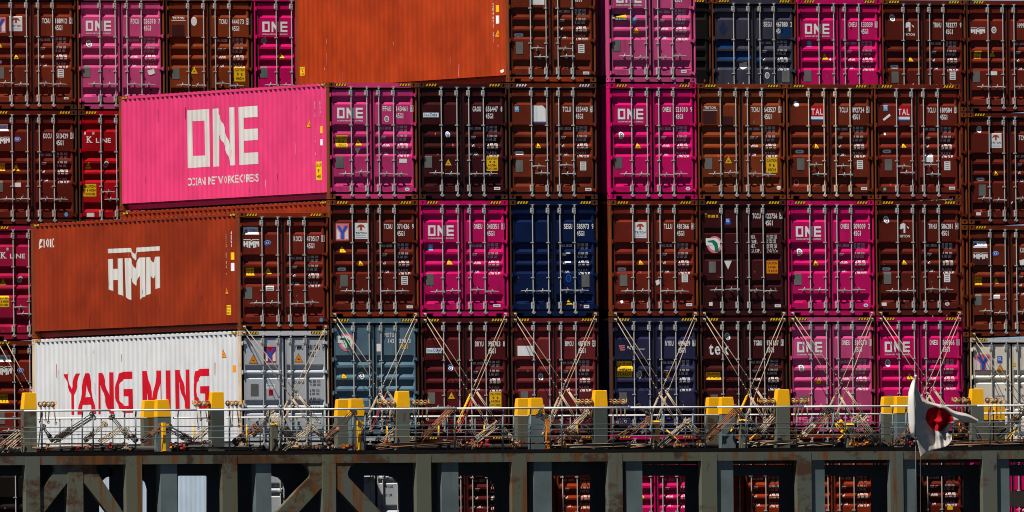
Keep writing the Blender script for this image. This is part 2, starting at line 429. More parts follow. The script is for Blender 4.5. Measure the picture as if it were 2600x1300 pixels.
def m_casting(sx, sy):
    """corner casting, outer faces towards sx, sy; origin at its outer lower corner"""
    mb = MB(); w, d, h = .162, .178, .118
    X = lambda a: a if sx < 0 else -a
    Y = lambda a: a if sy < 0 else -a
    mb.holed((X(w/2), 0, h/2), (1,0,0), (0,0,1), w/2, h/2, .030, .042, (0, Y(.05), 0))
    mb.holed((0, Y(d/2), h/2), (0,1,0), (0,0,1), d/2, h/2, .026, .042, (X(.05), 0, 0))
    mb.add([(X(w),0,0),(X(w),Y(d),0),(0,Y(d),0),(0,0,0),(X(w),0,h),(X(w),Y(d),h),(0,Y(d),h),(0,0,h)],
           [(0,1,2,3),(4,5,6,7),(0,1,5,4),(1,2,6,5)])
    return mb.mesh('corner_casting', [dummy()])
def m_frame():
    mb = MB()
    for sd in (0, 1):
        f = (lambda a: a) if sd == 0 else (lambda a: W-a)
        def bx(a, b, *r): mb.box(min(f(a), f(b)), max(f(a), f(b)), *r)
        bx(.002, .062, .179, L-.179, H-.078, H-.014)          # top rail
        bx(.165, .20, .18, L-.18, .018, .168)                  # bottom rail, set back under the wall
    mb.box(.163, W-.163, .005, .12, H-.124, H-.010)            # door header
    mb.box(.163, W-.163, L-.12, L-.005, H-.124, H-.010)
    mb.box(.345, W-.345, .006, .12, .012, .124)                # door sill with fork notches
    for a in (.163, W-.345): mb.box(a, a+.182, .006, .12, .082, .124)
    mb.box(.163, W-.163, L-.12, L-.006, .012, .16)
    mb.box(.081, W-.081, L-.10, L-.06, .161, H-.125)           # blank end wall
    mb.box(.121, W-.121, .121, L-.121, .10, .13)               # floor
    return mb.mesh('frame', [dummy()])
def m_post(sx, back):
    mb = MB(); f = (lambda a: a) if sx < 0 else (lambda a: W-a)
    def bx(a, b, *r): mb.box(min(f(a), f(b)), max(f(a), f(b)), *r)
    if back: bx(.004, .08, L-.154, L-.005, .119, H-.119)
    else: bx(.004, .028, .005, .154, .119, H-.119); bx(.028, .079, .12, .154, .119, H-.119)
    return mb.mesh('corner_post', [dummy()])
def m_wall(sd):
    f = (lambda a: a) if sd == 0 else (lambda a: W-a)
    mb = MB(); z0, z1 = .172, H-.078; vs = []
    for y, x in SB: vs += [(f(x), y, z0), (f(x), y, z1)]
    n = len(SB); mb.add(vs, [(2*i, 2*i+1, 2*i+3, 2*i+2) for i in range(n-1)])
    vs2 = []
    for y, x in SB: vs2 += [(f(x+.018), y, z0)]
    mb.add([(f(x), y, z0) for y, x in SB]+vs2, [(i, i+1, n+i+1, n+i) for i in range(n-1)])
    return mb.mesh('side_wall', [dummy()])
def m_roof():
    mb = MB(); vs = []; y = .13
    prof = [(0, -.020), (.07, -.020), (.10, -.002), (.17, -.002)]
    pts = []
    while y < L-.33:
        pts += [(y+a, H+b) for a, b in prof]; y += .2732/1.0
    pts.append((L-.12, H-.02))
    for yy, z in pts: vs += [(.03, yy, z), (W-.03, yy, z)]
    mb.add(vs, [(2*i, 2*i+1, 2*i+3, 2*i+2) for i in range(len(pts)-1)])
    return mb.mesh('roof', [dummy()])
def m_hazard(white, k):
    """warning stripes on the door header (k 0, 1) and at the ends of the top rail (k 2, 3)"""
    c = P['sticker_white'] if white else P['sticker_yellow']; mb = MB()
    if k < 2:
        x0 = (.185, W-.185-.31)[k]; mb.box(x0, x0+.31, .002, .005, H-.090, H-.022); mb.cur = 1
        for i in range(4):
            a = x0+.012+i*.076
            mb.prism([(a, .0015, H-.086), (a+.042, .0015, H-.086), (a+.072, .0015, H-.027), (a+.030, .0015, H-.027)], (0,-1,0), .001)
    else:
        y0 = (.19, L-.19-.34)[k-2]; mb.box(-.002, .0015, y0, y0+.34, H-.075, H-.02); mb.cur = 1
        for i in range(4):
            a = y0+.02+i*.082
            mb.prism([(-.0025, a+.075, H-.07), (-.0025, a+.035, H-.07), (-.0025, a-.005, H-.025), (-.0025, a+.035, H-.025)], (-1,0,0), .001)
    return mb.mesh('hazard_stripes', [P['sticker_black'], c])

# ---- things stuck or painted on the doors: each returns (part name, [(shapes, material, lift)])
def T(u, z, s=.22):
    h = s*.88
    return ('warning_sticker', [(poly([(u, -z-h), (u+s, -z-h), (u+s/2, -z)]), P['sticker_black'], 0),
            (poly([(u+.016, -z-h+.008), (u+s-.016, -z-h+.008), (u+s/2, -z-.02)]), P['sticker_orange'] if s > .24 else P['sticker_yellow'], .0015),
            (rect(u+s*.36, -z-h*.74, u+s*.64, -z-h*.69)+rect(u+s*.40, -z-h*.64, u+s*.60, -z-h*.60), P['sticker_black'], .003)])
def C(u, z, txt, w_=.30, h_=.34, mat='sticker_yellow'):
    ls = txt.split('|'); n = len(ls); lh = h_/(n+.3); sh = []
    for i, t in enumerate(ls):
        wd = min(w_*.86, .052*len(t)*(w_/.3))
        sh += text(t, u+(w_-wd)/2, -z-lh*(i+.95), lh*.62, just=wd)
    return ('caution_sticker', [(rect(u, -z-h_, u+w_, -z), P[mat], 0), (sh, P['sticker_black'], .0015)])
def PL(u, z, w_=.21, h_=.29): return ('data_plate', [(rect(u, -z-h_, u+w_, -z), P['plate_grey'], .002)])
def LB(u, z, w_, h_, mat='sticker_white', lines=0):
    p = [(rect(u, -z-h_, u+w_, -z), P[mat], 0)]
    if lines: p.append(([s for i in range(lines) for s in rect(u+w_*.15, -z-h_*(i+.75)/(lines+.3), u+w_*.85, -z-h_*(i+.45)/(lines+.3))], P['plate_grey'], .0015))
    return ('label_sticker', p)
def SEAL(u, z, r=.072, mat='sticker_white', inner='plate_grey'):
    return ('seal_sticker', [(disc(u, -z, r*.92, r*1.12), P[mat], 0), (disc(u, -z, r*.6, r*.75, hole=.55), P[inner], .0015), (disc(u, -z, r*.2, r*.25, 8), P[inner], .0015)])
def PILL(u, z, w_=.28, h_=.085): 
    r = h_/2
    pts = [(u+r-r*math.sin(t*math.pi/6), -z-r+r*math.cos(t*math.pi/6)) for t in range(7)]
    pts += [(u+w_-r+r*math.sin(t*math.pi/6), -z-r-r*math.cos(t*math.pi/6)) for t in range(7)]
    return ('label_sticker', [(poly(pts), P['sticker_white'], 0), (rect(u+.06, -z-h_*.6, u+w_-.06, -z-h_*.42), P['plate_grey'], .0015)])
def BOX(u=2.02, z=2.60, w_=.17, h_=.07): return ('label_sticker', [(rect(u, -z-h_, u+w_, -z), P['sticker_white'], 0), (rect(u+.03, -z-h_*.62, u+w_-.03, -z-h_*.40), P['plate_grey'], .0015)])
def OVAL(u=2.12, z=2.64): return ('seal_sticker', [(disc(u, -z, .065, .045), P['sticker_white'], 0), (disc(u, -z, .036, .018, 10), P['sticker_sky'], .0015)])
def BLUE(u=.80, z=.75): return ('seal_sticker', [(disc(u, -z, .095, .062), P['sticker_white'], 0), (disc(u, -z, .088, .055), P['sticker_blue'], .0015), (text('KR', u-.05, -z-.025, .05, just=.10), P['sticker_white'], .003)])
def GLS(u, z, s=.11, mat='sticker_blue'): return ('label_sticker', [(rect(u, -z-s*1.2, u+s, -z), P[mat], 0), (text('GL', u+.012, -z-s*.72, s*.55, just=s*.8), P['sticker_white'], .0015)])
def one_shapes(u, y, w_, h_):
    t = h_*.20; a = w_*.29; n0 = w_*.37; n1 = w_*.665; e0 = w_*.725; sx = w_*.085; r = []
    B = lambda x0, y0, x1, y1: rect(u+x0, y+y0, u+x1, y+y1)
    r += poly([(u, y), (u+a, y), (u+a, y+h_), (u, y+h_)], [[(u+sx, y+t), (u+a-sx*.75, y+t), (u+a-sx*.75, y+h_-t), (u+sx, y+h_-t)]])
    r += poly([(u+n0, y), (u+n0+sx*.8, y), (u+n0+sx*.8, y+h_*.52), (u+n1-sx*.8, y), (u+n1, y), (u+n1, y+h_), (u+n1-sx*.9, y+h_), (u+n1-sx*.9, y+h_*.4), (u+n0+sx*.8, y+h_), (u+n0, y+h_)])
    r += B(e0, 0, e0+sx*.8, h_)
    for k in (0, .4, .8): r += B(e0+sx*.8, h_*k, w_, h_*(k+.2))
    return r
def ONE(u=.235, z=.635, w_=.71, h_=.265):
    return ('logo', [(one_shapes(u, -z-h_, w_, h_)+text('OCEAN NETWORK EXPRESS', u, -z-h_-.075, .034, just=w_), P['lettering_white'], 0)])
HMMC = [[(1190,362),(1532,347),(1600,440),(1635,342),(1970,322),(1970,385),(1645,408),(1607,535),(1530,410),(1190,428)],
        [(1190,515),(1280,508),(1282,658),(1345,656),(1342,505),(1428,500),(1432,1065),(1352,1030),(1350,820),(1283,825),(1283,995),(1198,955)],
        [(1450,500),(1532,495),(1600,655),(1665,490),(1746,487),(1748,1062),(1668,1110),(1668,760),(1607,912),(1535,790),(1535,1120),(1457,1080)],
        [(1757,487),(1825,484),(1875,565),(1895,478),(1968,475),(1975,930),(1898,965),(1895,740),(1875,800),(1828,735),(1832,1022),(1759,1055)]]
def HMM(u=.13, z=.66, w_=.44, h_=.23):
    sh = []
    for p in HMMC: sh += poly([(u+(x-1190)/785*w_, -z-(y+(x-1190)*.05-362)/790*h_) for x, y in p])
    return ('logo', [(sh, P['lettering_white'], 0)])
def SHIP(u=.125, z=.36, w_=.43, h_=.18):
    return ('label_sticker', [(rect(u, -z-h_, u+w_, -z), P['sticker_white'], 0), (poly([(u+.05, -z-.09), (u+.14, -z-.03), (u+.12, -z-.08), (u+.17, -z-.10), (u+.09, -z-.11)])+text('KOCEAN', u+.18, -z-.105, .055, just=.21), P['sticker_blue'], .0015)])
def YMK(u, z, s, bg, s2=None):
    h_ = s2 or s*1.12; Y = lambda a, b: (u+a*s, -z-b*h_)
    ym = [[(.06,.30),(.30,.55),(.30,.92),(.06,.92)], [(.94,.30),(.70,.55),(.70,.92),(.94,.92)]]
    yy = [(.08,.12),(.30,.12),(.50,.42),(.70,.12),(.92,.12),(.60,.56),(.60,.92),(.40,.92),(.40,.56)]
    return ('logo', [(rect(u, -z-h_, u+s, -z), P[bg], 0), ([q for p in ym for q in poly([Y(*c) for c in p])], P['sticker_white'], .0015), (poly([Y(*c) for c in yy]), P['sticker_blue'], .003)])
def TRI(u, z, w_=.39, h_=.48):
    Q = lambda a, b: (u+a*w_, -z-b*h_)
    tt = [(.16,.32),(.30,.14),(.50,.09),(.70,.14),(.84,.32),(.58,.24),(.57,.42),(.64,.46),(.36,.46),(.43,.42),(.42,.24)]
    return ('logo', [(rect(u, -z-h_, u+w_, -z), P['sticker_white'], 0), (poly([Q(*c) for c in tt]), P['sticker_brick'], .0015),
            (text('TRITON', u+.03, -z-h_*.70, .05, just=w_-.06), P['ghost_brown'], .0015), (rect(u+.04, -z-h_*.80, u+w_-.05, -z-h_*.78)+rect(u+.03, -z-h_*.92, u+w_-.03, -z-h_*.90), P['sticker_sky'], .0015)])
def TRT(u=.66, z=.56):
    Q = lambda a, b: (u+a*.3, -z-b*.36)
    g = poly([Q(*c) for c in [(.05,.45),(.12,.12),(.45,.02),(.62,.10),(.60,.72),(.44,.72),(.44,.38),(.22,.46)]])+poly([Q(*c) for c in [(.72,.22),(.96,.34),(.90,.44),(.80,.36)]])
    return ('logo', [(g+text('TRITON', u-.02, -z-.37, .062, just=.33), P['lettering_white'], 0)])
def TRT2(u=.18, z=.58):
    return ('logo', [(text('TRITON', u+.03, -z-.06, .06, just=.33)+rect(u, -z-.10, u+.40, -z-.085), P['lettering_white'], 0)])
def GHOST(u, z, w_, h_, mat='ghost_brown'): return ('paint_patch', [(rect(u, -z-h_, u+w_, -z), P[mat], 0)])
def TAL(u=.66, z=.55, w_=.35, h_=.42):
    return ('logo', [(rect(u, -z-h_, u+w_, -z), P['sticker_white'], 0), (rect(u, -z-h_*.72, u+w_, -z), P['sticker_red'], .0015),
            (rect(u, -z-h_, u+w_, -z-h_*.92), P['sticker_blue'], .0015), (text('TAL', u+.015, -z-h_*.60, .15, just=w_-.03), P['sticker_white'], .003)])
def CUBE(u=.16, z=.72, w_=.42, h_=.14):
    return ('logo', [(rect(u, -z-h_, u+w_, -z), P['sticker_white'], 0), (text('Sea', u+.02, -z-.085, .062, just=.15), P['sticker_sky'], .0015), (text('Cube', u+.185, -z-.085, .075, just=.20), P['sticker_blue'], .0015), (rect(u, -z-h_+.005, u+w_, -z-h_+.022), P['sticker_green'], .0015)])
def WORD(t, u, z, h_, wd, mat='lettering_white'): return ('logo', [(text(t, u, -z-h_, h_, just=wd), P[mat], 0)])
def KLN(u=.18, z=.62):
    return ('logo', [(text('"', u, -z-.07, .17, just=.05)+text('K', u+.075, -z-.16, .16, just=.15)+text('"', u+.235, -z-.07, .17, just=.05)+text('LINE', u+.33, -z-.16, .115, just=.42), P['lettering_white'], 0),
            (rect(u+.06, -z-.163, u+.13, -z-.148)+rect(u+.16, -z-.163, u+.235, -z-.148)+rect(u+.06, -z-.018, u+.13, -z-.003), P['lettering_white'], .0015)])
def BEAC(u=.13, z=1.02): return ('logo', [(rect(u, -z-.17, u+.42, -z), P['sticker_black'], 0), (poly([(u+.10, -z-.07), (u+.41, -z-.01), (u+.41, -z-.09), (u+.12, -z-.085)]), P['sticker_yellow'], .0015), (text('BEACON', u+.09, -z-.155, .055, just=.30), P['sticker_white'], .0015), (rect(u, -z-.12, u+.06, -z-.02), P['sticker_white'], .0015)])
def EMB(u, z, r, ring):
    p = [(disc(u, -z, r), P[ring], 0), (disc(u, -z+.01, r*.74), P['sticker_white'], .0015), (rect(u-r*1.15, -z-.02, u-r*.2, -z+r*.75), P['sticker_white'], .003)]
    g = poly([(u-r*.95, -z+r*.45), (u-r*.1, -z+r*.55), (u+r*.35, -z+r*.2), (u+r*.55, -z-r*.75), (u+r*.05, -z-r*.8), (u-r*.05, -z-r*.15), (u-r*.35, -z+r*.25), (u-r*.9, -z+r*.3)])
    return ('logo', p+[(g, P['sticker_green'], .0045)])
def NYK(u=.20, z=.68):
    b = [s for i in range(3) for s in poly([(u+.02*i, -z-.03-.05*i), (u+.17, -z-.02-.05*i), (u+.17, -z-.05-.05*i), (u+.02*i, -z-.06-.05*i)])]
    return ('logo', [(b, P['sticker_pink'], 0), (text('NYK', u+.24, -z-.13, .09, just=.28)+rect(u+.56, -z-.13, u+.72, -z-.115), P['lettering_white'], 0)])
def TEX(u=.20, z=.50): return ('logo', [(text('tex', u, -z-.36, .30, just=.56), P['lettering_white'], 0)])
def INV(u, z, s=.2): return ('label_sticker', [(poly([(u, -z), (u+s, -z), (u+s/2, -z-s)]), P['sticker_white'], 0)])
def FLAP(u, z, w_=.2, h_=.17, tl=.04):
    return ('label_sticker', [(poly([(u, -z-tl), (u+w_*.9, -z), (u+w_, -z-h_*.7), (u+w_*.35, -z-h_), (u+.02, -z-h_*.8)]), P['sticker_white'], .004)])

def numbers(code, num, chk, mat, box):
    sh = text(code, 1.505, -.71, .122, adv=.060, width=.86)+text(num, 1.862, -.71, .122, adv=.0585, width=.86)+text('45G1', 1.862, -.885, .122, adv=.0585, width=.86)
    sh += text(chk, 2.282, -.71, .122, adv=.058, width=.86)
    if box and chk:
        for r in ((2.268, -.725, 2.278, -.565), (2.340, -.725, 2.350, -.565), (2.278, -.575, 2.340, -.565), (2.278, -.725, 2.340, -.715)): sh += rect(*r)
    return [(sh, mat, 0)]
WT = {'a': ('MAX.GROSS', 'TARE', 'NET', 'CU.CAP.'), 'b': ('MAX.GROSS', 'TARE', 'PAYLOAD', 'CU.CAP.'), 'c': ('MAX.GROSS', 'TARE WT', 'PAYLOAD', 'CU.CAP'), 'd': ('MGW.', 'TARE.', 'NET.', 'CU.CAP.')}
VAL = (('32.500 KGS', '71.650 LBS'), ('3.700 KGS', '8.160 LBS'), ('28.800 KGS', '63.490 LBS'), ('76.4 CU.M', '2.700 CU.FT'))
def weights(kind, mat):
    sh = []; rows = (1.075, 1.30, 1.505, 1.715); big = kind == 'd'
    for i, (t, v) in enumerate(zip(WT[kind], VAL)):
        z = .86+.115*i if big else rows[i]
        if big:
            sh += text(t, 1.45, -z-.10, .085, adv=.042)
            for j in (0, 1): sh += text(v[j], 1.90, -z-.045-.052*j, .042, adv=.029)
        else:
            sh += text(t, 1.455, -z-.085, .060, adv=.034)
            for j in (0, 1): sh += text(v[j], 1.905, -z-.055-.082*j, .058, adv=.030)
    return [(sh, mat, 0)]

def shift(parts, dz): return [(xf(sh, lambda x, y: (x, y-dz)), mt, l) for sh, mt, l in parts]
RODX = (.255*W, .433*W, .568*W, .735*W)
def col_x(bay, c):
    if bay == 2: return {'A': -.2915-2.493, 'B': -.2915, 'C': 2.2015, 'D': 4.6945, 'H': 15.337, 'I': 17.814, 'J': 20.291, 'K': 22.767, 'L': 25.244}[c]
    x = {'A': -W-GAP, 'B': 0, 'C': W+GAP, 'D': 2*W+GAP+CD, 'E': 3*W+GAP+CD+DE}
    for i, k in enumerate('FGH'): x[k] = x['E']+(i+1)*(W+GAP-.004)
    return x[c]
def row_z(bay, c, row):
    return -(row-2)*(H+RG) - H + (LOW if (bay == 2 or c == 'A') else 0)

def container(bay, c, row, pnt, frm, door, style, code, num, chk, wk, items, label, group, side=(), sidepaint=None, letter='lettering_white', hazard='y', rods=None, nz=0, wz=0):
    root = empty('shipping_container', (col_x(bay, c)+W/2, BAY2 if bay == 2 else 0, row_z(bay, c, row)))
    tag(root, label, 'shipping container', group)
    pm = P[pnt]; fm = P[frm]; off = (-W/2, 0, 0); sp = P[sidepaint or pnt]
    place('frame', cached('frame', m_frame), root, off, sp)
    for sx in (-1, 1):
        for sy in (-1, 1):
            place('corner_post', cached(('post', sx, sy), lambda: m_post(sx, sy > 0)), root, off, fm)
            me = cached(('cast', sx, sy), lambda: m_casting(sx, sy))
            for zz in (0, H-.118):
                place('corner_casting', me, root, ((-W/2 if sx < 0 else W/2), (0 if sy < 0 else L), zz), fm)
    for sd in (0, 1): place('side_wall', cached(('wall', sd), lambda: m_wall(sd)), root, off, sp)
    place('roof', cached('roof', m_roof), root, off, sp if pnt in ('grey_white_paint', 'hot_pink_paint') else P['roof_paint'])
    for k in range(4): place('hazard_stripes', cached(('haz', hazard, k), lambda: m_hazard(hazard == 'w', k)), root, off)
    leaves = []
    lm = P[letter]
    for leaf in (0, 1):
        d = place('door', cached(('panel', door, leaf), lambda: m_panel(door, leaf)), root, off, pm); leaves.append(d)
        place('gasket', cached(('gasket', leaf), lambda: m_gasket(leaf)), d)
        for k in (0, 1):
            i = leaf*2+k
            place('lock_rod', cached('rod', m_rod), d, (RODX[i], 0, 0), P[rods] if rods else P['galvanised_steel'])
            if style == 'a': sg, z = (-1 if leaf == 0 else 1), 2.255
            else: sg, z = ((1, 2.055) if k == 0 else (-1, 2.255))
            place('door_handle', cached(('handle', sg), lambda: m_handle(sg)), d, (RODX[i], 0, H-z-random.uniform(-.03, .03)))
        for z in (.30, 1.02, 1.85, 2.66):
            sg = -1 if leaf == 0 else 1
            place('hinge', cached(('hinge', sg), lambda: m_hinge(sg)), d, (0, 0, H-z), pm)
    fn, cut = door_fn(door), DCUT[door]
    if num or code is not None:
        place('serial_number', conform(shift(numbers(code, num, chk, lm, chk in list('013456')), nz), cut, fn, 'serial_number'), leaves[1])
    if wk:
        place('weight_table', cached(('wt', door, wk, letter, wz), lambda: conform(shift(weights(wk, lm), wz), cut, fn, 'weight_table')), leaves[1])
    for it in items:
        nm, parts = it
        du, dv = random.uniform(-.014, .014), random.uniform(-.016, .016)
        parts = [(xf(sh, lambda x, y: (x+du, y+dv)), mt_, l_) for sh, mt_, l_ in parts]
        ux = min(p[0] for s in parts[0][0] for p in s[0])
        place(nm, conform(parts, cut, fn, nm), leaves[0 if ux < 1.2 else 1])
    for leaf in (0, 1):                      # scratches and chips, most of them low on the doors
        sh = {}
        for i in range(random.randint(3, 7)):
            a, b = LEAF[leaf]; u = random.uniform(a+.06, b-.12); z = 2.68-abs(random.gauss(0, .7))
            if z < .25: continue
            w_, h_ = random.uniform(.012, .05), random.uniform(.01, .09); k = random.uniform(-.03, .03)
            sh.setdefault(random.choice(('plate_grey', 'ghost_brown', 'sticker_brick', 'rusty_steel')), []).extend(poly([(u, -z), (u+w_, -z-h_*.2), (u+w_*.8+k, -z-h_), (u+k*.8, -z-h_*.7)]))
        if sh: place('scuff_marks', conform([(v, P[m_], -.0012) for m_, v in sh.items()], cut, fn, 'scuff_marks'), leaves[leaf])
    for it in side:
        nm, parts = it
        o = place(nm, conform(parts, SCUT, side_fn, nm), root, off)
    return root

# ------------------------------------------------------------------ big marks on the long sides
def side_map(ox, oy, s, x0, wpx, t0, dt, sc):
    def f(x, y):
        fr = (ox+x/s-x0)/wpx
        return (fr*L, -((oy+y/s)-(t0+dt*fr))/(sc+1.9*fr))
    return f
PINKM = side_map(440, 240, 5.154, 300.4, 535.2, 243, -34.4, 100.2)
BRWNM = side_map(70, 570, 5.855, 77, 533, 568.5, -29, 100.2)
WHITM = side_map(140, 900, 6.133, 81, 531, 862.9, -23.4, 100.2)
ORNGM = side_map(0, 0, 1.0, 753, 541, -50, -37, 100.0)
def mp(f, pts): return [f(*p) for p in pts]
def vtext(s_, h, z, ch=.082, st=.104, wd=.075):
    out = []
    for i, c_ in enumerate(s_):
        if c_ != ' ': out += text(c_, h, -z-st*i-ch, ch, adv=wd)
    return out
pk = [poly(mp(PINKM, [(180,200),(470,181),(472,936),(185,957)]), [mp(PINKM, [(260,342),(262,795),(410,790),(408,335)])]),
      poly(mp(PINKM, [(524,180),(594,173),(594,245),(655,375),(735,640),(731,163),(815,158),(818,918),(745,922),(722,810),(655,620),(597,520),(594,933),(525,938)])),
      poly(mp(PINKM, [(852,157),(1102,141),(1103,287),(924,298),(926,447),(1105,438),(1105,588),(922,600),(923,758),(1107,748),(1107,900),(857,917)]))]
pk_t = sum([text(t_, PINKM(a_, 0)[0], PINKM(a_, y_)[1], .19, just=PINKM(b_, 0)[0]-PINKM(a_, 0)[0], bold=True) for t_, a_, b_, y_ in (('OCEAN', 185, 412, 1185), ('NETWORK', 460, 795, 1168), ('EXPRESS', 815, 1107, 1145))], [])
def side_code(code, num, chk, f2, h1, z1, c2=True):
    sh = vtext(code+' '+num+' '+chk, h1, z1)
    if c2: sh += vtext('45G1', h1+.32, z1)
    return ('side_code', [(sh, P['lettering_white'], 0)])
def swap_yellow(h, z, w_=.25, h_=.45, txt='CAUTION|9 6|HIGH'): n, p = C(h, z, txt, w_, h_); return (n, p)
def scuffs(n, seed, mats, z0=.3, z1=2.5):
    rr = random.Random(seed); out = {m_: [] for m_ in mats}
    for i in range(n):
        h, z, l_ = rr.uniform(.5, 11.7), rr.uniform(z0, z1), rr.uniform(.06, .38); w_ = rr.uniform(.008, .026); k = rr.uniform(-.02, .02)
        out[rr.choice(mats)] += poly([(h, -z), (h+w_, -z-.02), (h+w_*.6+k, -z-l_), (h+k-.004, -z-l_*.9)])
    return [('scuff_marks', [(sh, P[m_], .0008)]) for m_, sh in out.items() if sh]
PINK_SIDE = scuffs(16, 3, ('sticker_pink', 'ghost_brown'))+[('logo', [(sum(pk, [])+pk_t, P['side_lettering_white'], 0)]), side_code('FFAU', '143461', '6', None, 11.33, .45),
             T(10.9, .86, .26), swap_yellow(11.42, 1.95, .34, .46), LB(11.66, 1.07, .13, .18, 'sticker_yellow'), LB(11.66, 1.40, .13, .15)]
bw = sum([poly(mp(BRWNM, p)) for p in HMMC], [])
def bt(t_, a_, b_): return text(t_, BRWNM(a_, 0)[0], BRWNM(a_, 340)[1], .225, just=BRWNM(b_, 0)[0]-BRWNM(a_, 0)[0])
ioic = poly(mp(BRWNM, [(230,222),(252,220),(252,343),(230,345)]))+bt('O', 262, 318)+poly(mp(BRWNM, [(327,218),(338,217),(338,338),(327,339)]))+bt('C', 346, 394)
em = poly(mp(BRWNM, [(180,215),(205,222),(180,310),(205,325),(175,362),(137,368),(165,345),(160,300)]))
BROWN_SIDE = scuffs(16, 5, ('sticker_brick', 'ghost_brown'))+[('logo', [(bw, P['side_lettering_white'], 0)]), ('emblem', [(ioic+em, P['side_lettering_white'], 0)]), side_code('KOCU', '470517', '1', None, 11.37, .45),
              T(11.27, 1.78, .26), C(11.36, 2.28, 'CAUTION|9 6|HIGH', .24, .24), LB(11.68, .98, .14, .18, 'sticker_yellow'), LB(11.68, 1.24, .14, .2)]
YMC = [[(135,310),(187,310),(247,545),(315,300),(385,298),(298,640),(298,940),(240,940),(240,620)],
       [(675,290),(742,288),(838,640),(838,280),(905,278),(908,915),(838,920),(712,460),(712,928),(672,930)],
       [(1200,265),(1200,380),(1065,382),(1000,480),(995,600),(1000,700),(1070,800),(1135,798),(1135,650),(1060,650),(1060,540),(1202,535),(1208,905),(1060,910),(985,830),(945,680),(945,520),(985,310),(1060,270)],
       [(1365,258),(1442,256),(1522,690),(1588,250),(1664,248),(1672,885),(1642,886),(1636,440),(1560,888),(1486,890),(1440,545),(1428,895),(1368,897)],
       [(1738,248),(1800,246),(1806,880),(1742,882)],
       [(1880,240),(1948,238),(2045,640),(2048,233),(2104,231),(2108,865),(2045,870),(1928,420),(1930,875),(1886,877)]]
YMC.append([(x+1207, y-48) for x, y in YMC[2]])
yw = sum([poly(mp(WHITM, p)) for p in YMC], [])
yw += poly(mp(WHITM, [(462,295),(530,293),(630,925),(578,930),(546,782),(434,786),(400,936),(345,938)]), [mp(WHITM, [(488,430),(460,668),(540,664)])])
WHITE_SIDE = scuffs(10, 4, ('plate_grey', 'sticker_brick'), .15, 1.2)+[('logo', [(yw, P['sticker_red'], 0)]), T(11.05, .42, .26), LB(11.72, .85, .12, .17, 'sticker_orange')]
def oh(px): return (px-753)/541*L
def oz_(px, py): return (py-(-50-37*(px-753)/541))/100.5
ORANGE_SIDE = scuffs(20, 9, ('sticker_brick', 'sticker_pink'), 1.2, 2.5)+[('side_code', [(vtext('TCLU 284671 2', oh(1255)-.05, oz_(1255, -45)), P['side_lettering_white'], 0)]), T(oh(1260), oz_(1266, 70), .26), LB(oh(1263), oz_(1266, 12), .14, .17, 'sticker_yellow'), LB(oh(1263), oz_(1266, 38), .14, .2),
               C(oh(764), oz_(770, 167), 'CAUTION|9 6|HIGH', .28, .22), FLAP(oh(1273), oz_(1276, 172), .14, .10)]

# ------------------------------------------------------------------ the stacks
DSC = lambda u, z, rx, ry=None, mat='sticker_white': ('label_sticker', [(disc(u, -z, rx, ry), P[mat], 0)])
NUM2 = lambda parts: ('serial_number', parts)
G1 = 'containers stacked in the front bay'; G2 = 'containers stacked in the bay behind'
br, dk, ru = 'brown_paint', 'dark_frame_paint', 'rusty_frame_paint'
CA4 = 'CAUTION|9 6|HIGH|CONTAINER'
K = container
# front bay, column by column from the left
K(1,'A',3,'red_brown_paint',ru,'std','a','KOCU','470517','1','a',[SHIP(),HMM(),BLUE(.80,.75),C(.216,1.355,'CAUTION|9 6',.22,.19),T(.71,1.35,.22),PL(.15,1.84),LB(.72,1.83,.225,.12,lines=2),DSC(2.24,2.66,.05,.055,'sticker_sky')],
  'brown container showing a long side with a white shield-like logo, on the white one', G1, BROWN_SIDE, 'rust_orange_paint')
K(1,'A',4,'grey_white_paint','rusty_white_paint','four','a','YMMU','481541','4','a',[T(.23,.60,.25),YMK(.66,.395,.34,'sticker_red',.39),T(1.485,.575,.25),PL(.27,1.31,.21,.29),LB(.70,1.31,.27,.12),WORD('CAI CONTAINERS',.72,1.34,.045,.22,'sticker_blue'),LB(.77,1.455,.12,.14,'sticker_red')],
  'white container whose long side carries big red lettering', G1, WHITE_SIDE, 'white_paint', 'sticker_black', nz=-.235, wz=.16)
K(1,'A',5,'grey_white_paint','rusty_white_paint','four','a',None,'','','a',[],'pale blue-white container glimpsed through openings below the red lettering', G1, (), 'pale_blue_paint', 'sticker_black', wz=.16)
K(1,'B',2,'faded_pink_paint',ru,'std','a','FFAU','143461','6','b',[ONE(),C(.21,1.30,'CAUTION|9 6|HIGH',.32,.30),T(.72,1.37,.22),PL(.19,1.85),LB(1.95,1.89,.21,.1),SEAL(1.60,.91,.07),OVAL(2.17,2.64),INV(.75,1.64,.16)],
  'pink container showing a long pink side with giant white three-letter lettering', G1, PINK_SIDE, 'hot_pink_paint')
K(1,'B',3,'deep_brown_paint',ru,'std','a','TCNU','071436','9','a',[YMK(.17,.575,.36,'sticker_pink',.42),TRI(.69,.56,.36,.40),T(.24,1.12,.22),T(.75,1.48,.19),PILL(.24,1.67,.24),PL(.27,1.86),LB(1.98,1.875,.18,.21,lines=4),BOX(2.11,2.60)],
  'brown container with pink and white square logos side by side, above the blue-grey one', G1, (), 'rust_orange_paint')
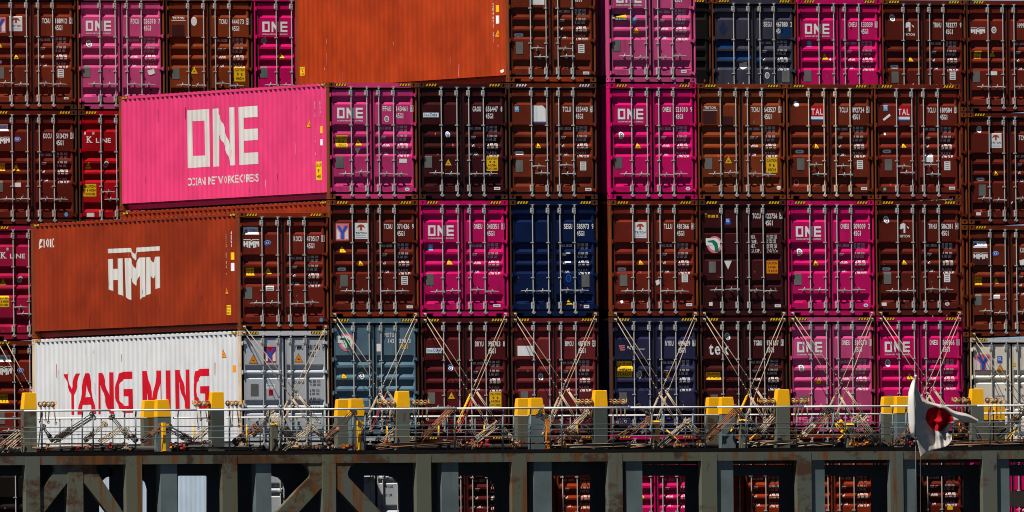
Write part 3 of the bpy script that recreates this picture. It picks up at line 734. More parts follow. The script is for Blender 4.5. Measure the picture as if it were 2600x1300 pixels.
K(1,'B',4,'blue_grey_paint',dk,'low','a',None,'','','',[EMB(.44,.60,.22,'sticker_pink'),T(.27,1.33,.20),SEAL(.84,1.42,.085),GHOST(1.265,.64,.14,.19,'sticker_white'),
  NUM2([(text('MOTU',1.50,-.46,.105,adv=.068)+text('142',1.58,-.61,.105,adv=.066)+text('338 3',1.90,-.61,.105,adv=.066), P['sticker_white'], 0),(text('45G1',1.92,-.755,.105,adv=.06), P['sticker_yellow'], 0)])],
  'blue-grey container with a round pale emblem, between the white and a maroon one', G1, wz=.2)
K(1,'B',5,'grey_white_paint',dk,'four','a',None,'','','b',[],'white container doors glimpsed under the walkway below the blue-grey container', G1, (), None, 'sticker_black', wz=-.30)
K(1,'C',2,'maroon_paint',dk,'std','a','GAOU','656447','8','a',[CUBE(.14,.745,.43,.13),SEAL(.81,1.30,.07,inner='sticker_blue'),T(.72,1.87,.21),PL(.15,1.83),C(1.88,1.83,CA4,.32,.36),BOX(2.07,2.61)],
  'dark maroon container numbered 656447 with a yellow notice, right of the big pink one', G1)
K(1,'C',3,'magenta_paint','magenta_paint','std','a','ONEU','040351','1','b',[ONE(),GLS(.26,1.09,.12,'sticker_sky'),T(.73,1.44,.21),PL(.165,1.83),BOX(2.03,2.60,.2)],
  'bright pink container numbered 040351 left of the dark blue one', G1)
K(1,'C',4,'wine_paint',dk,'std','a','DRYU','993763','8','a',[CUBE(.15,.735,.43,.14),SEAL(.82,1.25,.075,inner='sticker_blue'),T(.72,1.83,.22),PL(.17,1.86),C(1.90,1.84,CA4,.33,.38)],
  'maroon container behind crossed lashing rods with blue-white logo, under a bright pink one', G1)
K(1,'C',5,'wine_paint',dk,'std','a',None,'','','a',[LB(2.0,1.83,.1,.14,'sticker_yellow')],'maroon container glimpsed between frame posts under the walkway', G1)
K(1,'D',1,'warm_brown_paint',ru,'std','b','','','','a',[LB(.66,.56,.37,.40),PILL(.20,1.69,.26),PL(.22,1.90,.20,.30),LB(1.97,1.95,.17,.22,lines=4),BOX(2.1,2.62)],
  'brown container at the top edge showing a long plain orange side', G1, ORANGE_SIDE, 'bright_orange_paint')
K(1,'D',2,'warm_brown_paint',dk,'std','b','TCLU','155440','6','a',[GLS(.18,.56,.12,'sticker_sky'),('label_sticker',[(poly([(.66,-.96),(1.03,-.96),(1.03,-.64),(.95,-.56),(.66,-.56)]),P['sticker_white'],0),(rect(.66,-.99,1.03,-.965),P['sticker_blue'],0)]),T(.73,1.48,.19),PILL(.17,1.69,.26),PL(.18,1.93,.20,.30),LB(1.98,1.95,.17,.22,lines=4),BOX(2.1,2.62)],
  'brown container with a blank white square and white-black corner stripes, left of the gap', G1, hazard='w')
K(1,'D',3,'navy_paint',dk,'std','a','SEGU','585973','9','a',[PL(1.98,1.86,.22,.30),T(1.53,2.43,.21),SEAL(1.62,1.93,.085,'sticker_blue','navy_paint'),LB(1.55,1.30,.12,.035),LB(1.55,1.53,.16,.035),BOX(2.03,2.61,.15,.08)],
  'dark blue container with white door rods, left of the dark gap', G1)
K(1,'D',4,'rose_brown_paint',dk,'std','a','BMOU','487019','3','a',[LB(.17,.695,.43,.25),SEAL(.83,1.46,.08),PL(.24,1.85)],
  'reddish-brown container with a blank white label, under the dark blue one', G1)
K(1,'D',5,'rust_orange_paint',dk,'std','a',None,'','','a',[],'orange-brown container glimpsed under the walkway, left of the pink one', G1)
K(1,'E',1,'pale_pink_paint','pale_pink_paint','std','a','','','','b',[ONE(),BEAC(.11,1.20),GLS(.68,1.26,.13,'sticker_sky'),T(.68,1.49,.21),PL(.13,1.84),BOX(2.04,2.60,.15)],
  'pale pink container at the top edge with a black and yellow sticker on its door', G1)
K(1,'E',2,'magenta_paint','magenta_paint','std','a','ONEU','521010','9','b',[ONE(),SEAL(.34,1.29,.08),T(.69,1.47,.21),PL(.15,1.83),OVAL(2.18,2.64)],
  'bright pink container numbered 521010 right of the gap, below a paler pink one', G1)
K(1,'E',3,'red_brown_paint',ru,'std','a','TLLU','481366','4','a',[TRI(.66,.55,.35,.40),T(.75,1.46,.18),PILL(.22,1.67,.24),PL(.26,1.84),LB(1.99,1.83,.17,.21,lines=4),BOX(2.1,2.59),FLAP(1.255,1.97,.12,.16),FLAP(.26,2.47,.09,.10)],
  'brown container with a white square logo and white scuffs, right of the gap', G1)
K(1,'E',4,'violet_navy_paint',dk,'std','a','NYKU','499629','6','a',[NYK(),C(.16,1.10,'CAUTION|HIGH|TRAILER',.44,.40),SEAL(.80,1.43,.085),PL(.2,1.86),LB(1.53,1.37,.10,.13,'sticker_orange')],
  'violet-navy container with a large yellow notice behind lashing rods', G1)
K(1,'E',5,'magenta_paint','magenta_paint','std','a',None,'','','b',[T(.69,1.42,.21)],'pink container glimpsed through the openings under the walkway', G1)
K(1,'F',2,'tan_brown_paint',ru,'std','a','TCNU','643527','0','c',[TRT2(.15,.57),GHOST(.16,.70,.37,.31),GHOST(.69,.83,.29,.26),T(.74,1.79,.23),PL(.18,1.85),C(1.91,1.85,'CAUTION|9 6|HIGH',.31,.38),DSC(2.25,2.62,.06)],
  'tan-brown container with dark painted-over patches and a yellow notice numbered 643527', G1)
K(1,'F',3,'maroon_paint',dk,'three','a','TGCU','022756','5','d',[WORD('Touax',.16,.34,.095,.40,'sticker_yellow'),GLS(.74,.44,.13),EMB(.43,1.115,.215,'sticker_pink'),PL(.265,1.52,.2,.28),INV(.70,1.52,.22),C(1.88,1.51,'CAUTION|HIGH|TRAILER',.32,.32,'sticker_orange'),LB(.27,2.56,.1,.09),BOX(2.1,2.6)],
  'maroon container with yellow lettering, a round pink-ringed emblem and an orange notice', G1, nz=-.26)
K(1,'F',4,'maroon_paint',dk,'std','a','TGBU','971187','3','c',[TEX(.25,.585),SEAL(.77,.47,.085),C(.17,1.36,'CAUTION|9 6 HIGH',.41,.19),PL(.26,1.93)],
  'dark maroon container with large white lowercase lettering behind lashing rods', G1)
K(1,'F',5,'rust_orange_paint',dk,'std','a',None,'','','a',[],'orange-brown container glimpsed under the walkway, just right of the pink one', G1)
K(1,'G',2,'warm_brown_paint',ru,'std','b','TCLU','892724','5','a',[DSC(.30,.52,.075),TAL(.68,.54,.35,.36),T(.76,1.46,.18),PILL(.26,1.67,.24),PL(.28,1.88),LB(1.98,1.93,.17,.22,lines=4),BOX(2.1,2.58),('seal_sticker',[(disc(.28,-2.47,.075,.08,hole=.8),P['sticker_pink'],0)])],
  'brown container numbered 892724 with cream door rods and a red square logo', G1, rods='pale_rod_steel')
K(1,'G',3,'magenta_paint','magenta_paint','std','a','ONEU','509009','2','b',[ONE(),SEAL(.34,1.30,.085),T(.70,1.46,.21),PL(.16,1.84),OVAL(2.18,2.64)],
  'bright pink container numbered 509009, above a paler pink one with lashing rods', G1)
K(1,'G',4,'pale_pink_paint',ru,'std','a','ONEU','319270','1','b',[ONE(),SEAL(.37,1.28,.085),T(.75,1.50,.21),PL(.30,1.97)],
  'pale pink container numbered 319270 behind crossed lashing rods', G1)
K(1,'G',5,'rust_orange_paint',dk,'std','a',None,'','','a',[],'orange-brown container glimpsed under the walkway, below the pale pink one', G1)
K(1,'H',2,'red_brown_paint',ru,'std','b','TCLU','189584','5','a',[GLS(.26,.54,.12,'sticker_sky'),('label_sticker',[(poly([(.24,-.87),(.43,-.73),(.47,-.78),(.28,-.91)]),P['sticker_white'],0)]),TAL(.67,.54,.35,.36),T(.75,1.46,.18),PILL(.25,1.66,.24),PL(.27,1.88),LB(1.45,1.77,.22,.18),LB(1.97,1.93,.17,.22,lines=4),BOX(2.1,2.58),FLAP(.28,1.20,.06,.08),GLS(.22,2.60,.08,'sticker_green')],
  'brown container with a red square logo and a slanting strip of tape, numbered 189584', G1)
K(1,'H',3,'deep_brown_paint',ru,'std','a','TRHU','586281','4','a',[SEAL(.32,.48,.085),TRT(.65,.55),T(.71,1.46,.18),PILL(.21,1.68,.24),PL(.23,1.82),LB(1.94,1.85,.17,.22,lines=4),LB(.15,2.57,.14,.08),OVAL(2.02,2.61)],
  'brown container numbered 586281 with white emblem, on top of a bright pink one', G1)
K(1,'H',4,'magenta_paint','magenta_paint','std','a','ONEU','068966','1','b',[ONE(),SEAL(.33,1.17,.085),T(.82,1.39,.22),PL(.27,1.97)],
  'bright pink container numbered 068966 beside the flag', G1)
K(1,'H',5,'deep_brown_paint',dk,'std','a',None,'','','c',[LB(1.95,1.83,.15,.1,'sticker_yellow')],'dark brown container glimpsed under the walkway behind the flag halyard', G1)
# bay behind
K(2,'A',1,'warm_brown_paint',dk,'std','a','TCNU','188912','0','a',[SEAL(.27,.42,.08),YMK(.13,.55,.36,'sticker_pink',.40),TRI(.60,.55,.36,.38),T(.17,1.14,.22),T(.69,1.46,.19),PILL(.13,1.67,.26),PL(.20,1.83),LB(1.94,1.87,.17,.21,lines=4),BOX(2.1,2.60,.13,.05)],
  'brown container in the top left corner of the photo, numbered 188912', G2)
K(2,'A',2,'deep_brown_paint',dk,'std','a','KOCU','513429','3','a',[SHIP(),HMM(.13,.68,.44,.18),BLUE(.77,.73),C(.216,1.355,'CAUTION|9 6',.22,.19),T(.66,1.35,.22),PL(.15,1.80),LB(.66,1.83,.21,.11),DSC(2.13,2.64,.05,.055,'sticker_sky')],
  'brown container numbered 513429 at the left edge, left of the red one', G2)
K(2,'A',3,'crimson_paint',dk,'std','b','','','','a',[KLN(.21,.66),T(.24,1.32,.22),SEAL(.83,1.38,.075),C(.20,1.80,'CAUTION|9 6 HIGH|CONTAINER',.32,.29)],
  'crimson container at the left edge, left of the brown long side', G2)
K(2,'A',4,'red_brown_paint',dk,'std','a','','','','a',[SHIP(),HMM(),BLUE(.80,.75),C(.216,1.355,'CAUTION|9 6',.24,.22),PL(.15,1.84)],
  'brown container at the left edge, lowest beside the white long side', G2)
K(2,'A',5,'shade_and_lip_paint',dk,'std','a',None,'','','',[],'dark container in the gloom under the walkway at the left edge', G2)  # brown box, gloom under the walkway painted in as its colour
K(2,'B',1,'pale_pink_paint',ru,'std','a','FDCU','056378','7','b',[ONE(),SEAL(.33,1.22,.085),PL(.14,1.79,.20,.30),FLAP(1.95,1.86,.21,.16)],
  'pale pink container numbered 056378 at top left between brown ones', G2)
K(2,'B',2,'red_paint',dk,'std','b','','','','a',[KLN(.17,.66),T(.18,1.30,.23),SEAL(.77,1.36,.075),C(.12,1.88,'CAUTION|9 6 HIGH|CONTAINER',.36,.32),LB(.22,2.60,.21,.10)],
  'red container half hidden by the big pink long side', G2)
K(2,'C',1,'tan_brown_paint',dk,'std','a','TCNU','444173','5','c',[TRT2(.15,.55),GHOST(.17,.72,.36,.30),DSC(.79,.63,.085,.115),T(.68,1.80,.23),PL(.17,1.82),C(1.91,1.82,'CAUTION|9 6|HIGH',.31,.37)],
  'tan-brown container numbered 444173 with a white oval, at top left', G2)
K(2,'D',1,'magenta_paint','magenta_paint','std','a','','','','b',[ONE(),SEAL(.30,1.12,.08),T(.66,1.40,.21),PL(.15,1.79)],
  'bright pink container half hidden behind the long orange side at the top', G2)
K(2,'H',1,'shade_and_lip_paint',dk,'std','a',None,'','','',[],'dark container edge in the shade at the top, left of the slate-blue one', G2)  # shade of the black gap is put into this box's colour
K(2,'I',1,'slate_navy_paint',ru,'std','a','SEGU','467880','2','a',[('paint_patch',[(poly([(.20,-.78),(.33,-.55),(.46,-.78),(.33,-.95)]),P['patch_navy'],0)]),GHOST(.14,1.05,.5,.22,'patch_blue'),GHOST(.14,1.36,1.0,.20,'patch_blue'),GHOST(1.98,.72,.30,.26,'patch_blue'),GHOST(1.27,1.36,.2,.3,'patch_blue'),GHOST(.14,1.62,.5,.1,'patch_blue'),FLAP(.80,1.62,.25,.20),PL(2.03,1.86,.22,.30),SEAL(1.60,1.98,.075)],
  'faded slate-blue container with blue repaint patches and loose white paper, at the top', G2)
K(2,'J',1,'magenta_paint','magenta_paint','std','a','ONEU','133039','0','b',[ONE(),GLS(.33,1.06,.12,'sticker_sky'),T(.72,1.36,.22),PL(.20,1.83),FLAP(.93,1.52,.06,.07)],
  'bright pink container numbered 133039 at the top right, right of the slate-blue one', G2)
K(2,'K',1,'deep_brown_paint',ru,'std','a','TRHU','783277','9','a',[SEAL(.32,.46,.085),TRT(.66,.57),T(.75,1.46,.18),PILL(.25,1.68,.24),PL(.27,1.85),LB(1.98,1.87,.17,.21,lines=4)],
  'brown container numbered 783277 with white emblem, at the top right', G2)
K(2,'K',2,br,ru,'std','a',None,'','','',[],'brown container of which only a right edge shows, second from the top', G2)
K(2,'K',3,br,ru,'std','a',None,'','','',[],'brown container of which only a right edge shows, third from the top', G2)
K(2,'K',4,'shade_and_lip_paint',dk,'std','a',None,'','','',[],'dark container edge in the gap between the lowest pink and white ones', G2)  # near-black colour stands in for the shade in the gap
K(2,'L',1,'red_brown_paint',dk,'std','a','HMMU','','','a',[HMM(.12,.70,.42,.18),SEAL(.80,.77,.08),C(.22,1.31,'CAUTION|9 6',.21,.20),T(.68,1.30,.2),PL(.16,1.83),LB(.70,1.85,.2,.1)],
  'brown container in the top right corner with a small white logo', G2)
K(2,'L',2,'deep_brown_paint',ru,'std','a','TCNU','','','a',[SEAL(.36,.43,.08),TRI(.66,.54,.34,.38),T(.74,1.5,.18),PILL(.28,1.70,.24),PL(.30,1.87),LB(.24,2.60,.14,.08),FLAP(1.26,2.30,.06,.08)],
  'brown container with a white square logo at the right edge', G2)
K(2,'L',3,'warm_brown_paint',ru,'std','a','KOCU','','','a',[SHIP(.12,.42),HMM(.13,.70,.42,.18),GHOST(.12,.90,.44,.18),BLUE(.80,.75),C(.18,1.36,'CAUTION|9 6',.22,.19),T(.70,1.36,.2),PL(.15,1.80),LB(.70,1.82,.2,.1),FLAP(1.47,.86,.2,.2)],
  'brown container at the right edge above the white one', G2)
K(2,'L',4,'cream_white_paint','rusty_white_paint','four','a',None,'','','a',[YMK(.17,.42,.44,'sticker_pink',.44),GLS(.79,.47,.15),T(.74,.68,.26),LB(1.265,.66,.09,.10,'sticker_yellow'),WORD('CARU TRITON',.74,1.50,.05,.28,'sticker_blue'),T(1.70,.68,.26)],
  'rust-stained white container at the right edge beside the lowest pink one', G2, (), 'white_paint', 'sticker_black', wz=.16)
K(2,'L',5,'magenta_paint','magenta_paint','std','a',None,'','','b',[],'pink container glimpsed under the walkway at the right edge', G2)

# ------------------------------------------------------------------ sea and ship's deck far below
mb = MB(); mb.add([(-9000,-9000,-24.5),(9000,-9000,-24.5),(9000,9000,-24.5),(-9000,9000,-24.5)], [(0,1,2,3)])
mt, t_, b_ = node_mat('sea_water'); b_.inputs['Base Color'].default_value = (0.012, 0.030, 0.038, 1); b_.inputs['Roughness'].default_value = 0.12
nz_ = t_.nodes.new('ShaderNodeTexNoise'); nz_.inputs['Scale'].default_value = 0.35; nz_.inputs['Detail'].default_value = 6
bp_ = t_.nodes.new('ShaderNodeBump'); bp_.inputs['Strength'].default_value = 0.6; bp_.inputs['Distance'].default_value = 0.6
t_.links.new(nz_.outputs['Fac'], bp_.inputs['Height']); t_.links.new(bp_.outputs[0], b_.inputs['Normal'])
o = mb.obj('water', mt); o['kind'] = 'structure'
mb = MB(); mb.box(-16, 40, -9, 34, -24.0, -12.15); o = mb.obj('ship_deck', P['deck_paint']); o['kind'] = 'structure'

# ------------------------------------------------------------------ lashing bridge: walkway on a steel frame
YF, YR, YB = -2.05, -1.99, -1.15      # front frame, set-back posts, dark rear plating
def X(px, py, y): return at(px, py, y).x
ZD = at(1300, 1141, YF).z             # walkway edge
ZG = at(1300, 1150, YF).z; ZGB = at(1300, 1173, YF).z
bridge = empty('lashing_bridge', (5, -1.5, -12.15))
tag(bridge, 'rust-streaked grey steel frame carrying the walkway in front of the containers', 'lashing bridge')
def bobj(mb, name, mat):
    o = mb.obj(name, mat, bridge); o.matrix_parent_inverse = Matrix.Translation(-bridge.location); return o
XL, XR = X(-160, 1150, YF), X(2760, 1150, YF)
mb = MB(); mb.box(XL, XR, YF-.004, -.80, ZG+.004, ZD); bobj(mb, 'walkway', P['shade_and_lip_paint'])
mb = MB(); mb.box(XL, XR, YF, YF+.10, ZGB, ZG); mb.box(XL, XR, YF+.10, -.80, ZG-.06, ZG); bobj(mb, 'front_girder', P['ship_rusty_paint'])
FRONT = [(-172,-135),(64,101),(320,360),(564,602),(818,852),(1057,1094),(1300,1337),(1544,1580),(1781,1820),(2024,2060),(2260,2293),(2495,2531),(2725,2760)]
for i, (a, b) in enumerate(FRONT):
    xa, xb = X(a, 1200, YF), X(b, 1200, YF); mb = MB()
    mb.box(xa, xb, YF-.012, YF+.16, -12.15, ZG-.02)
    bobj(mb, 'post', P['ship_grey_paint'] if i % 3 else P['ship_rusty_paint'])
BACK = [(-70,-30),(408,450),(650,689),(1122,1164),(1356,1401),(1589,1631),(1822,1862),(2060,2094),(2296,2327),(2530,2563)]
for i, (a, b) in enumerate(BACK):
    xa, xb = X(a, 1230, YR), X(b, 1230, YR); mb = MB()
    mb.box(xa, xb, YR, YR+.26, -12.15, ZGB+.10)
    bobj(mb, 'set_back_post', P['blue_grey_post_paint'])
def pp(px, py, y): 
    q = at(px, py, y); return (q.x, y, q.z)
def arc(cx, cy, r, a0, a1, n=8): return [(cx+r*math.cos(math.radians(a0+(a1-a0)*i/n)), cy-r*math.sin(math.radians(a0+(a1-a0)*i/n))) for i in range(n+1)]
# knee braces: a gusset with two diagonal arms either side of a post
def brace(cx, w0, gy, ex, ey0, ey1, y, mat, name, r=32):
    """cx centre, w0 half width of the gusset neck, gy gusset top, arms reach ex outward between heights ey0..ey1"""
    for sg in (-1, 1):
        p = [(cx+sg*2, gy), (cx+sg*(w0+r), gy)]
        p += [(cx+sg*(w0+r-r*math.sin(math.radians(t))), gy+r-r*math.cos(math.radians(t))) for t in (25, 50, 75, 90)]
        p += [(cx+sg*(w0+2), gy+r+8), (cx+sg*ex, ey0), (cx+sg*ex, ey1), (cx+sg*(w0*.42), gy+r+36), (cx+sg*2, gy+r+36)]
        mb = MB(); mb.prism([pp(x_, y_, y) for x_, y_ in p], (0, 1, 0), .14); bobj(mb, name, mat)
brace(835, 48, 1174, 165, 1335, 1395, YF+.02, P['ship_rusty_paint'], 'knee_brace', 30)
brace(192, 52, 1176, 132, 1318, 1368, YR, P['ship_grey_paint'], 'knee_brace', 14)
mb = MB(); xa, xb = X(172, 1250, YR), X(211, 1250, YR); mb.box(xa, xb, YR-.012, YR+.2, -12.15, ZGB+.1); bobj(mb, 'set_back_post', P['ship_grey_paint'])
# dark rear plating with openings
OPEN = [(-60,60,0),(252,279,1),(362,374,2),(452,526,0),(688,724,2),(924,1015,2),(1160,1257,2),(1400,1500,0),(1630,1741,0),(1862,1980,0),(2093,2213,0),(2326,2448,0),(2562,2680,0)]
top = 1208
prev = -200
for i, (a, b, rd) in enumerate(OPEN+[(2860, 2900, 0)]):
    r = 34
    ra = r if (i < len(OPEN) and rd == 1) else 3
    rp = r if (i > 0 and OPEN[i-1][2] == 2) else 3
    ptop = 1180
    # strip between the previous opening and this one, with fillets under the top band
    pts = [(prev, 1440)] + [(prev-rp+rp*math.cos(math.radians(t)), top+rp-rp*math.sin(math.radians(t))) for t in (0, 30, 60, 90)]
    pts += [(prev-rp, ptop), (a+ra, ptop)] + [(a+ra-ra*math.cos(math.radians(t)), top+ra-ra*math.sin(math.radians(t))) for t in (90, 60, 30, 0)] + [(a, 1440)]
    mb = MB(); mb.prism([pp(x_, y_, YB) for x_, y_ in pts], (0, 1, 0), .05); bobj(mb, 'rear_plate', P['dark_plate_paint'])
    if i < len(OPEN):
        mb = MB(); mb.prism([pp(x_, y_, YB+.001) for x_, y_ in [(a+ra+.01, top), (a+ra+.01, ptop), (b-(r if rd == 2 else 3)-.01, ptop), (b-(r if rd == 2 else 3)-.01, top)]], (0, 1, 0), .048); bobj(mb, 'rear_plate', P['dark_plate_paint'])
    prev = b
mb = MB(); mb.box(XL, XR, YB-.02, YB+.05, at(1300, 1182, YB).z, ZG-.062); bobj(mb, 'rear_plate', P['dark_plate_paint'])

# ------------------------------------------------------------------ rails along the walkway
YW = -1.93
rail = empty('walkway_railing', (5, YW, ZD)); tag(rail, 'long front railing with white top rail and grey wires', 'railing')
rear = empty('walkway_railing', (5, -.88, ZD)); tag(rear, 'white inner rail just below the front top rail, broken at posts', 'railing')
def robj(mb, name, mat, par):
    o = mb.obj(name, mat, par, True); o.matrix_parent_inverse = Matrix.Translation(-par.location); return o
def run(y, pts, r, n=8):
    mb = MB()
    for p, q in zip(pts[:-1], pts[1:]): mb.tube(pp(*p, y), pp(*q, y), r, n)
    return mb
def rail_py(px): return 1043.5-(px/2600)*14.0
robj(run(YW, [(x_, rail_py(x_)) for x_ in range(-160, 2780, 220)], .026), 'top_rail', P['rail_white_paint'], rail)
for dy, r in ((42, .011), (54, .009), (71.5, .011)):
    robj(run(YW, [(x_, rail_py(x_)+dy) for x_ in range(-160, 2780, 220)], r, 6), 'wire_rail', P['rail_grey_paint'], rail)
ST = [-30,107.6,210,238,317.7,345.6,453,584,685,714,791,820.6,897.5,928,1057,1156,1184,1277.7,1305.6,1348,1399,1428.6,1558,1656,1687,1760,1792,1896,2023.8,2117,2148,2236,2268,2301.5,2515]
for i, x_ in enumerate(ST):
    mb = MB(); a = at(x_, rail_py(x_)+3, YW); r = .022 if i % 2 else .017
    mb.tube((a.x, YW+.05, ZD), (a.x, YW+.03, a.z-.10), r, 8); mb.tube((a.x, YW+.03, a.z-.10), (a.x, YW, a.z), r, 8)
    robj(mb, 'stanchion', P['rail_grey_paint'], rail)
for seg in ((-160, 56), (96, 372), (440, 532), (575, 890), (938, 1002), (1044, 1346), (1392, 1504), (1546, 1830), (1874, 1966), (2010, 2276), (2470, 2760)):
    robj(run(-.88, [(x_, rail_py(x_)+20) for x_ in seg], .024), 'inner_rail', P['rail_white_paint'], rear)
for x_ in (152, 182, 257, 286, 426, 512, 632, 660, 754, 1022+90, 1136, 1206, 1448, 1640, 1720, 1740, 1920, 2090, 2180, 2420, 2558):
    mb = MB(); a = at(x_, rail_py(x_)+20, -.88); mb.tube((a.x, -.88, ZD), (a.x, -.88, a.z), .017, 6); robj(mb, 'stanchion', P['rail_grey_paint'], rear)
mb = MB(); mb.box(XL, XR, -.86, -.82, ZD+.001, ZD+.15); robj(mb, 'toe_board', P['dark_steel'], rear)
robj(run(-.88, [(-160, rail_py(0)+62), (2760, rail_py(2760)+62)], .010, 6), 'wire_rail', P['rail_grey_paint'], rear)

# ------------------------------------------------------------------ yellow-capped posts standing on the walkway
def capped(px0, px1, ptop, pcap, y, lab, dark, skew, Z0=None):
    a = at(px0, pcap, y); b = at(px1, pcap, y); zt = at(px0, ptop, y).z; zc = a.z; z0 = ZD if Z0 is None else Z0
    o = empty('capped_post', ((a.x+b.x)/2, y+.10, z0)); tag(o, lab, 'post', 'yellow-capped posts on the walkway')
    hw = (b.x-a.x)/2; d = .10; h1 = zt-z0
    mb = MB(); mb.box(-hw, hw, -d, d, 0, zc-z0); mb.obj('shaft', P['dull_shaft_paint'] if dark else P['ship_grey_paint'] if skew < 0 else P['blue_grey_post_paint'], o)
    mb = MB(); e = .006; l, r = (.035, .004) if skew < 0 else (.010, .055)
    mb.frustum(-hw-e, hw+e, -d-e, d+e, zc-z0, -hw+l, hw-r, -d+.010, d-.016, h1-.012)
    mb.frustum(-hw+l, hw-r, -d+.010, d-.016, h1-.0119, -hw+l+.012, hw-r-.012, -d+.020, d-.026, h1)
    mb.obj('cap', P['yellow_paint'], o)
    return o
SING = [(61, 93), (537, 569), (1008, 1040), (1510, 1542), (1973, 2005), (2467, 2498)]
near = ['left end of the red lettering', 'right end of the red lettering', 'blue-grey container', 'dark gap between the stacks', 'paler pink container', 'flag, on its right side']
for i, (a, b) in enumerate(SING):
    y0 = 997-i*2.0
    capped(a, b, y0, y0+42-i*.3, -1.52, 'tall single yellow-capped post by the '+near[i], i in (1, 3), -1)
PAIR = [(365, 397), (857, 890), (1314, 1346), (1798, 1830), (2243, 2275)]
near = ['in the red lettering', 'before the blue-grey container', 'before the reddish-brown doors', 'before the lowercase-lettered doors', 'just left of the flag']
for i, (a, b) in enumerate(PAIR):
    y0 = 1016-i*2.2
    capped(a, b, y0, y0+44, -.62, 'left of two short yellow-capped posts '+near[i], False, -1)
    capped(a+35, b+37, y0-1.5, y0+42, -1.05, 'right of two short yellow-capped posts '+near[i], False, 1)
zz = at(2500, 1130, 12.4).z
for a, b, lb in ((2497, 2521, 'far yellow-capped post below the rust-stained white container, left of two'), (2526, 2552, 'far yellow-capped post below the rust-stained white container, right of two')):
    capped(a, b, 1025, 1066, 12.55, lb, False, -1, zz-1.2)
mb = MB(); mb.box(15, 36, 12.2, 13.3, zz-1.6, zz-1.2); o = tag(mb.obj('walkway_platform', P['dark_steel']), 'dark far walkway platform behind the flag', 'platform'); recentre(o)

# ------------------------------------------------------------------ lashing rods holding down the lowest boxes
def col_px(c, row, bay=1):
    z = row_z(bay, c, row)+H; v = Vector((col_x(bay, c), BAY2 if bay == 2 else 0, z))-CAM
    return 1300+FPX*v.dot(cr)/v.dot(cd), 650-FPX*v.dot(cu)/v.dot(cd)
def lash(p, q, lab, tb, grp='lashing rods crossing in front of the lowest boxes'):
    """rod from a corner casting p down to its turnbuckle q"""
    p, q = Vector(p), Vector(q); d = (q-p); o = empty('lashing_rod', q); tag(o, lab, 'lashing rod', grp)
    P0 = p-q; e = -d.normalized(); a = e*(d.length*.30); 
    mb = MB(); mb.tube(P0, a, .0098, 8); 
    for t in (.36, .40, .44): mb.tube(e*(d.length*t-.012), e*(d.length*t+.012), .015, 6)
    mb.obj('rod', P['lashing_steel'], o, True)
    mb = MB(); mb.ring(P0+Vector((0,-.012,-.02)), (1, .2, .2), .032, .012, 8); mb.box(P0.x-.026, P0.x+.026, P0.y-.02, P0.y+.05, P0.z-.02, P0.z+.03); mb.obj('hook', P['lashing_steel'], o, True)
    mb = MB(); s_ = e.cross(Vector((0, 1, 0))).normalized()*.021
    for k in (-1, 1): mb.tube(a+s_*k, e*(.10)+s_*k, .0085, 6)
    mb.tube(a-e*.03, a+e*.04, .021, 8); mb.tube(e*.02, e*.10, .021, 8); mb.tube(a, e*(d.length*.16), .014, 6)
    mb.obj('turnbuckle', P[tb], o, True)
    return o
desc = {'A': 'the white doors', 'B': 'the blue-grey doors', 'C': 'the maroon doors with the blue-white logo', 'D': 'the reddish-brown doors', 'E': 'the violet-navy doors', 'F': 'the doors with lowercase lettering', 'G': 'the paler pink doors', 'H': 'the pink doors behind the flag'}
for c in 'ABCDEFGH':
    x0, y0 = col_px(c, 4); zt = row_z(1, c, 4)+H; xl = col_x(1, c)
    lo = 1.0; q0 = lambda dx, py, y: Vector(pp(x0+dx+random.uniform(-7, 7), py+random.uniform(-6, 6), y))
    lash((xl+.10, -.03, zt+.03+.06), q0(199, 1078, -1.12), 'upper rod slanting down from the left corner across '+desc[c], 'lashing_steel')
    lash((xl+.10, -.03, zt-.06), q0(176, 1084, -1.10), 'lower rod slanting down from the left corner across '+desc[c], 'lashing_steel')
    lash((xl+W-.10, -.03, zt+.03+.06), q0(78, 1102, -1.12), 'upper rod slanting down from the right corner across '+desc[c], 'yellow_paint' if c in 'CF' else 'lashing_steel')
    lash((xl+W-.10, -.03, zt-.06), q0(98, 1098, -1.10), 'lower rod slanting down from the right corner across '+desc[c], 'red_coating' if c in 'CB' else 'lashing_steel')
xl = col_x(2, 'L'); zt = row_z(2, 'L', 4)+H; x0, y0 = col_px('L', 4, 2)
for (dz, lb), dx in zip(((.09, 'upper'), (-.06, 'lower')), (196, 176)):
    lash((xl+.10, BAY2-.03, zt+dz), Vector(pp(x0+dx, 1098, BAY2-1.1)), lb+' rod slanting across the rust-stained white container at the right', 'lashing_steel')
xl = col_x(2, 'A'); zt = row_z(2, 'A', 4)+H; x0, y0 = col_px('A', 4, 2)
for (px, py), (qx, qy), lb in (((-6, 868), (98, 1058), 'left'), ((14, 866), (106, 1036), 'right')):
    lash(pp(px, py, BAY2-.05), pp(qx, qy, BAY2-1.0), lb+' of the two rods slanting across the brown doors at the left edge', 'lashing_steel')

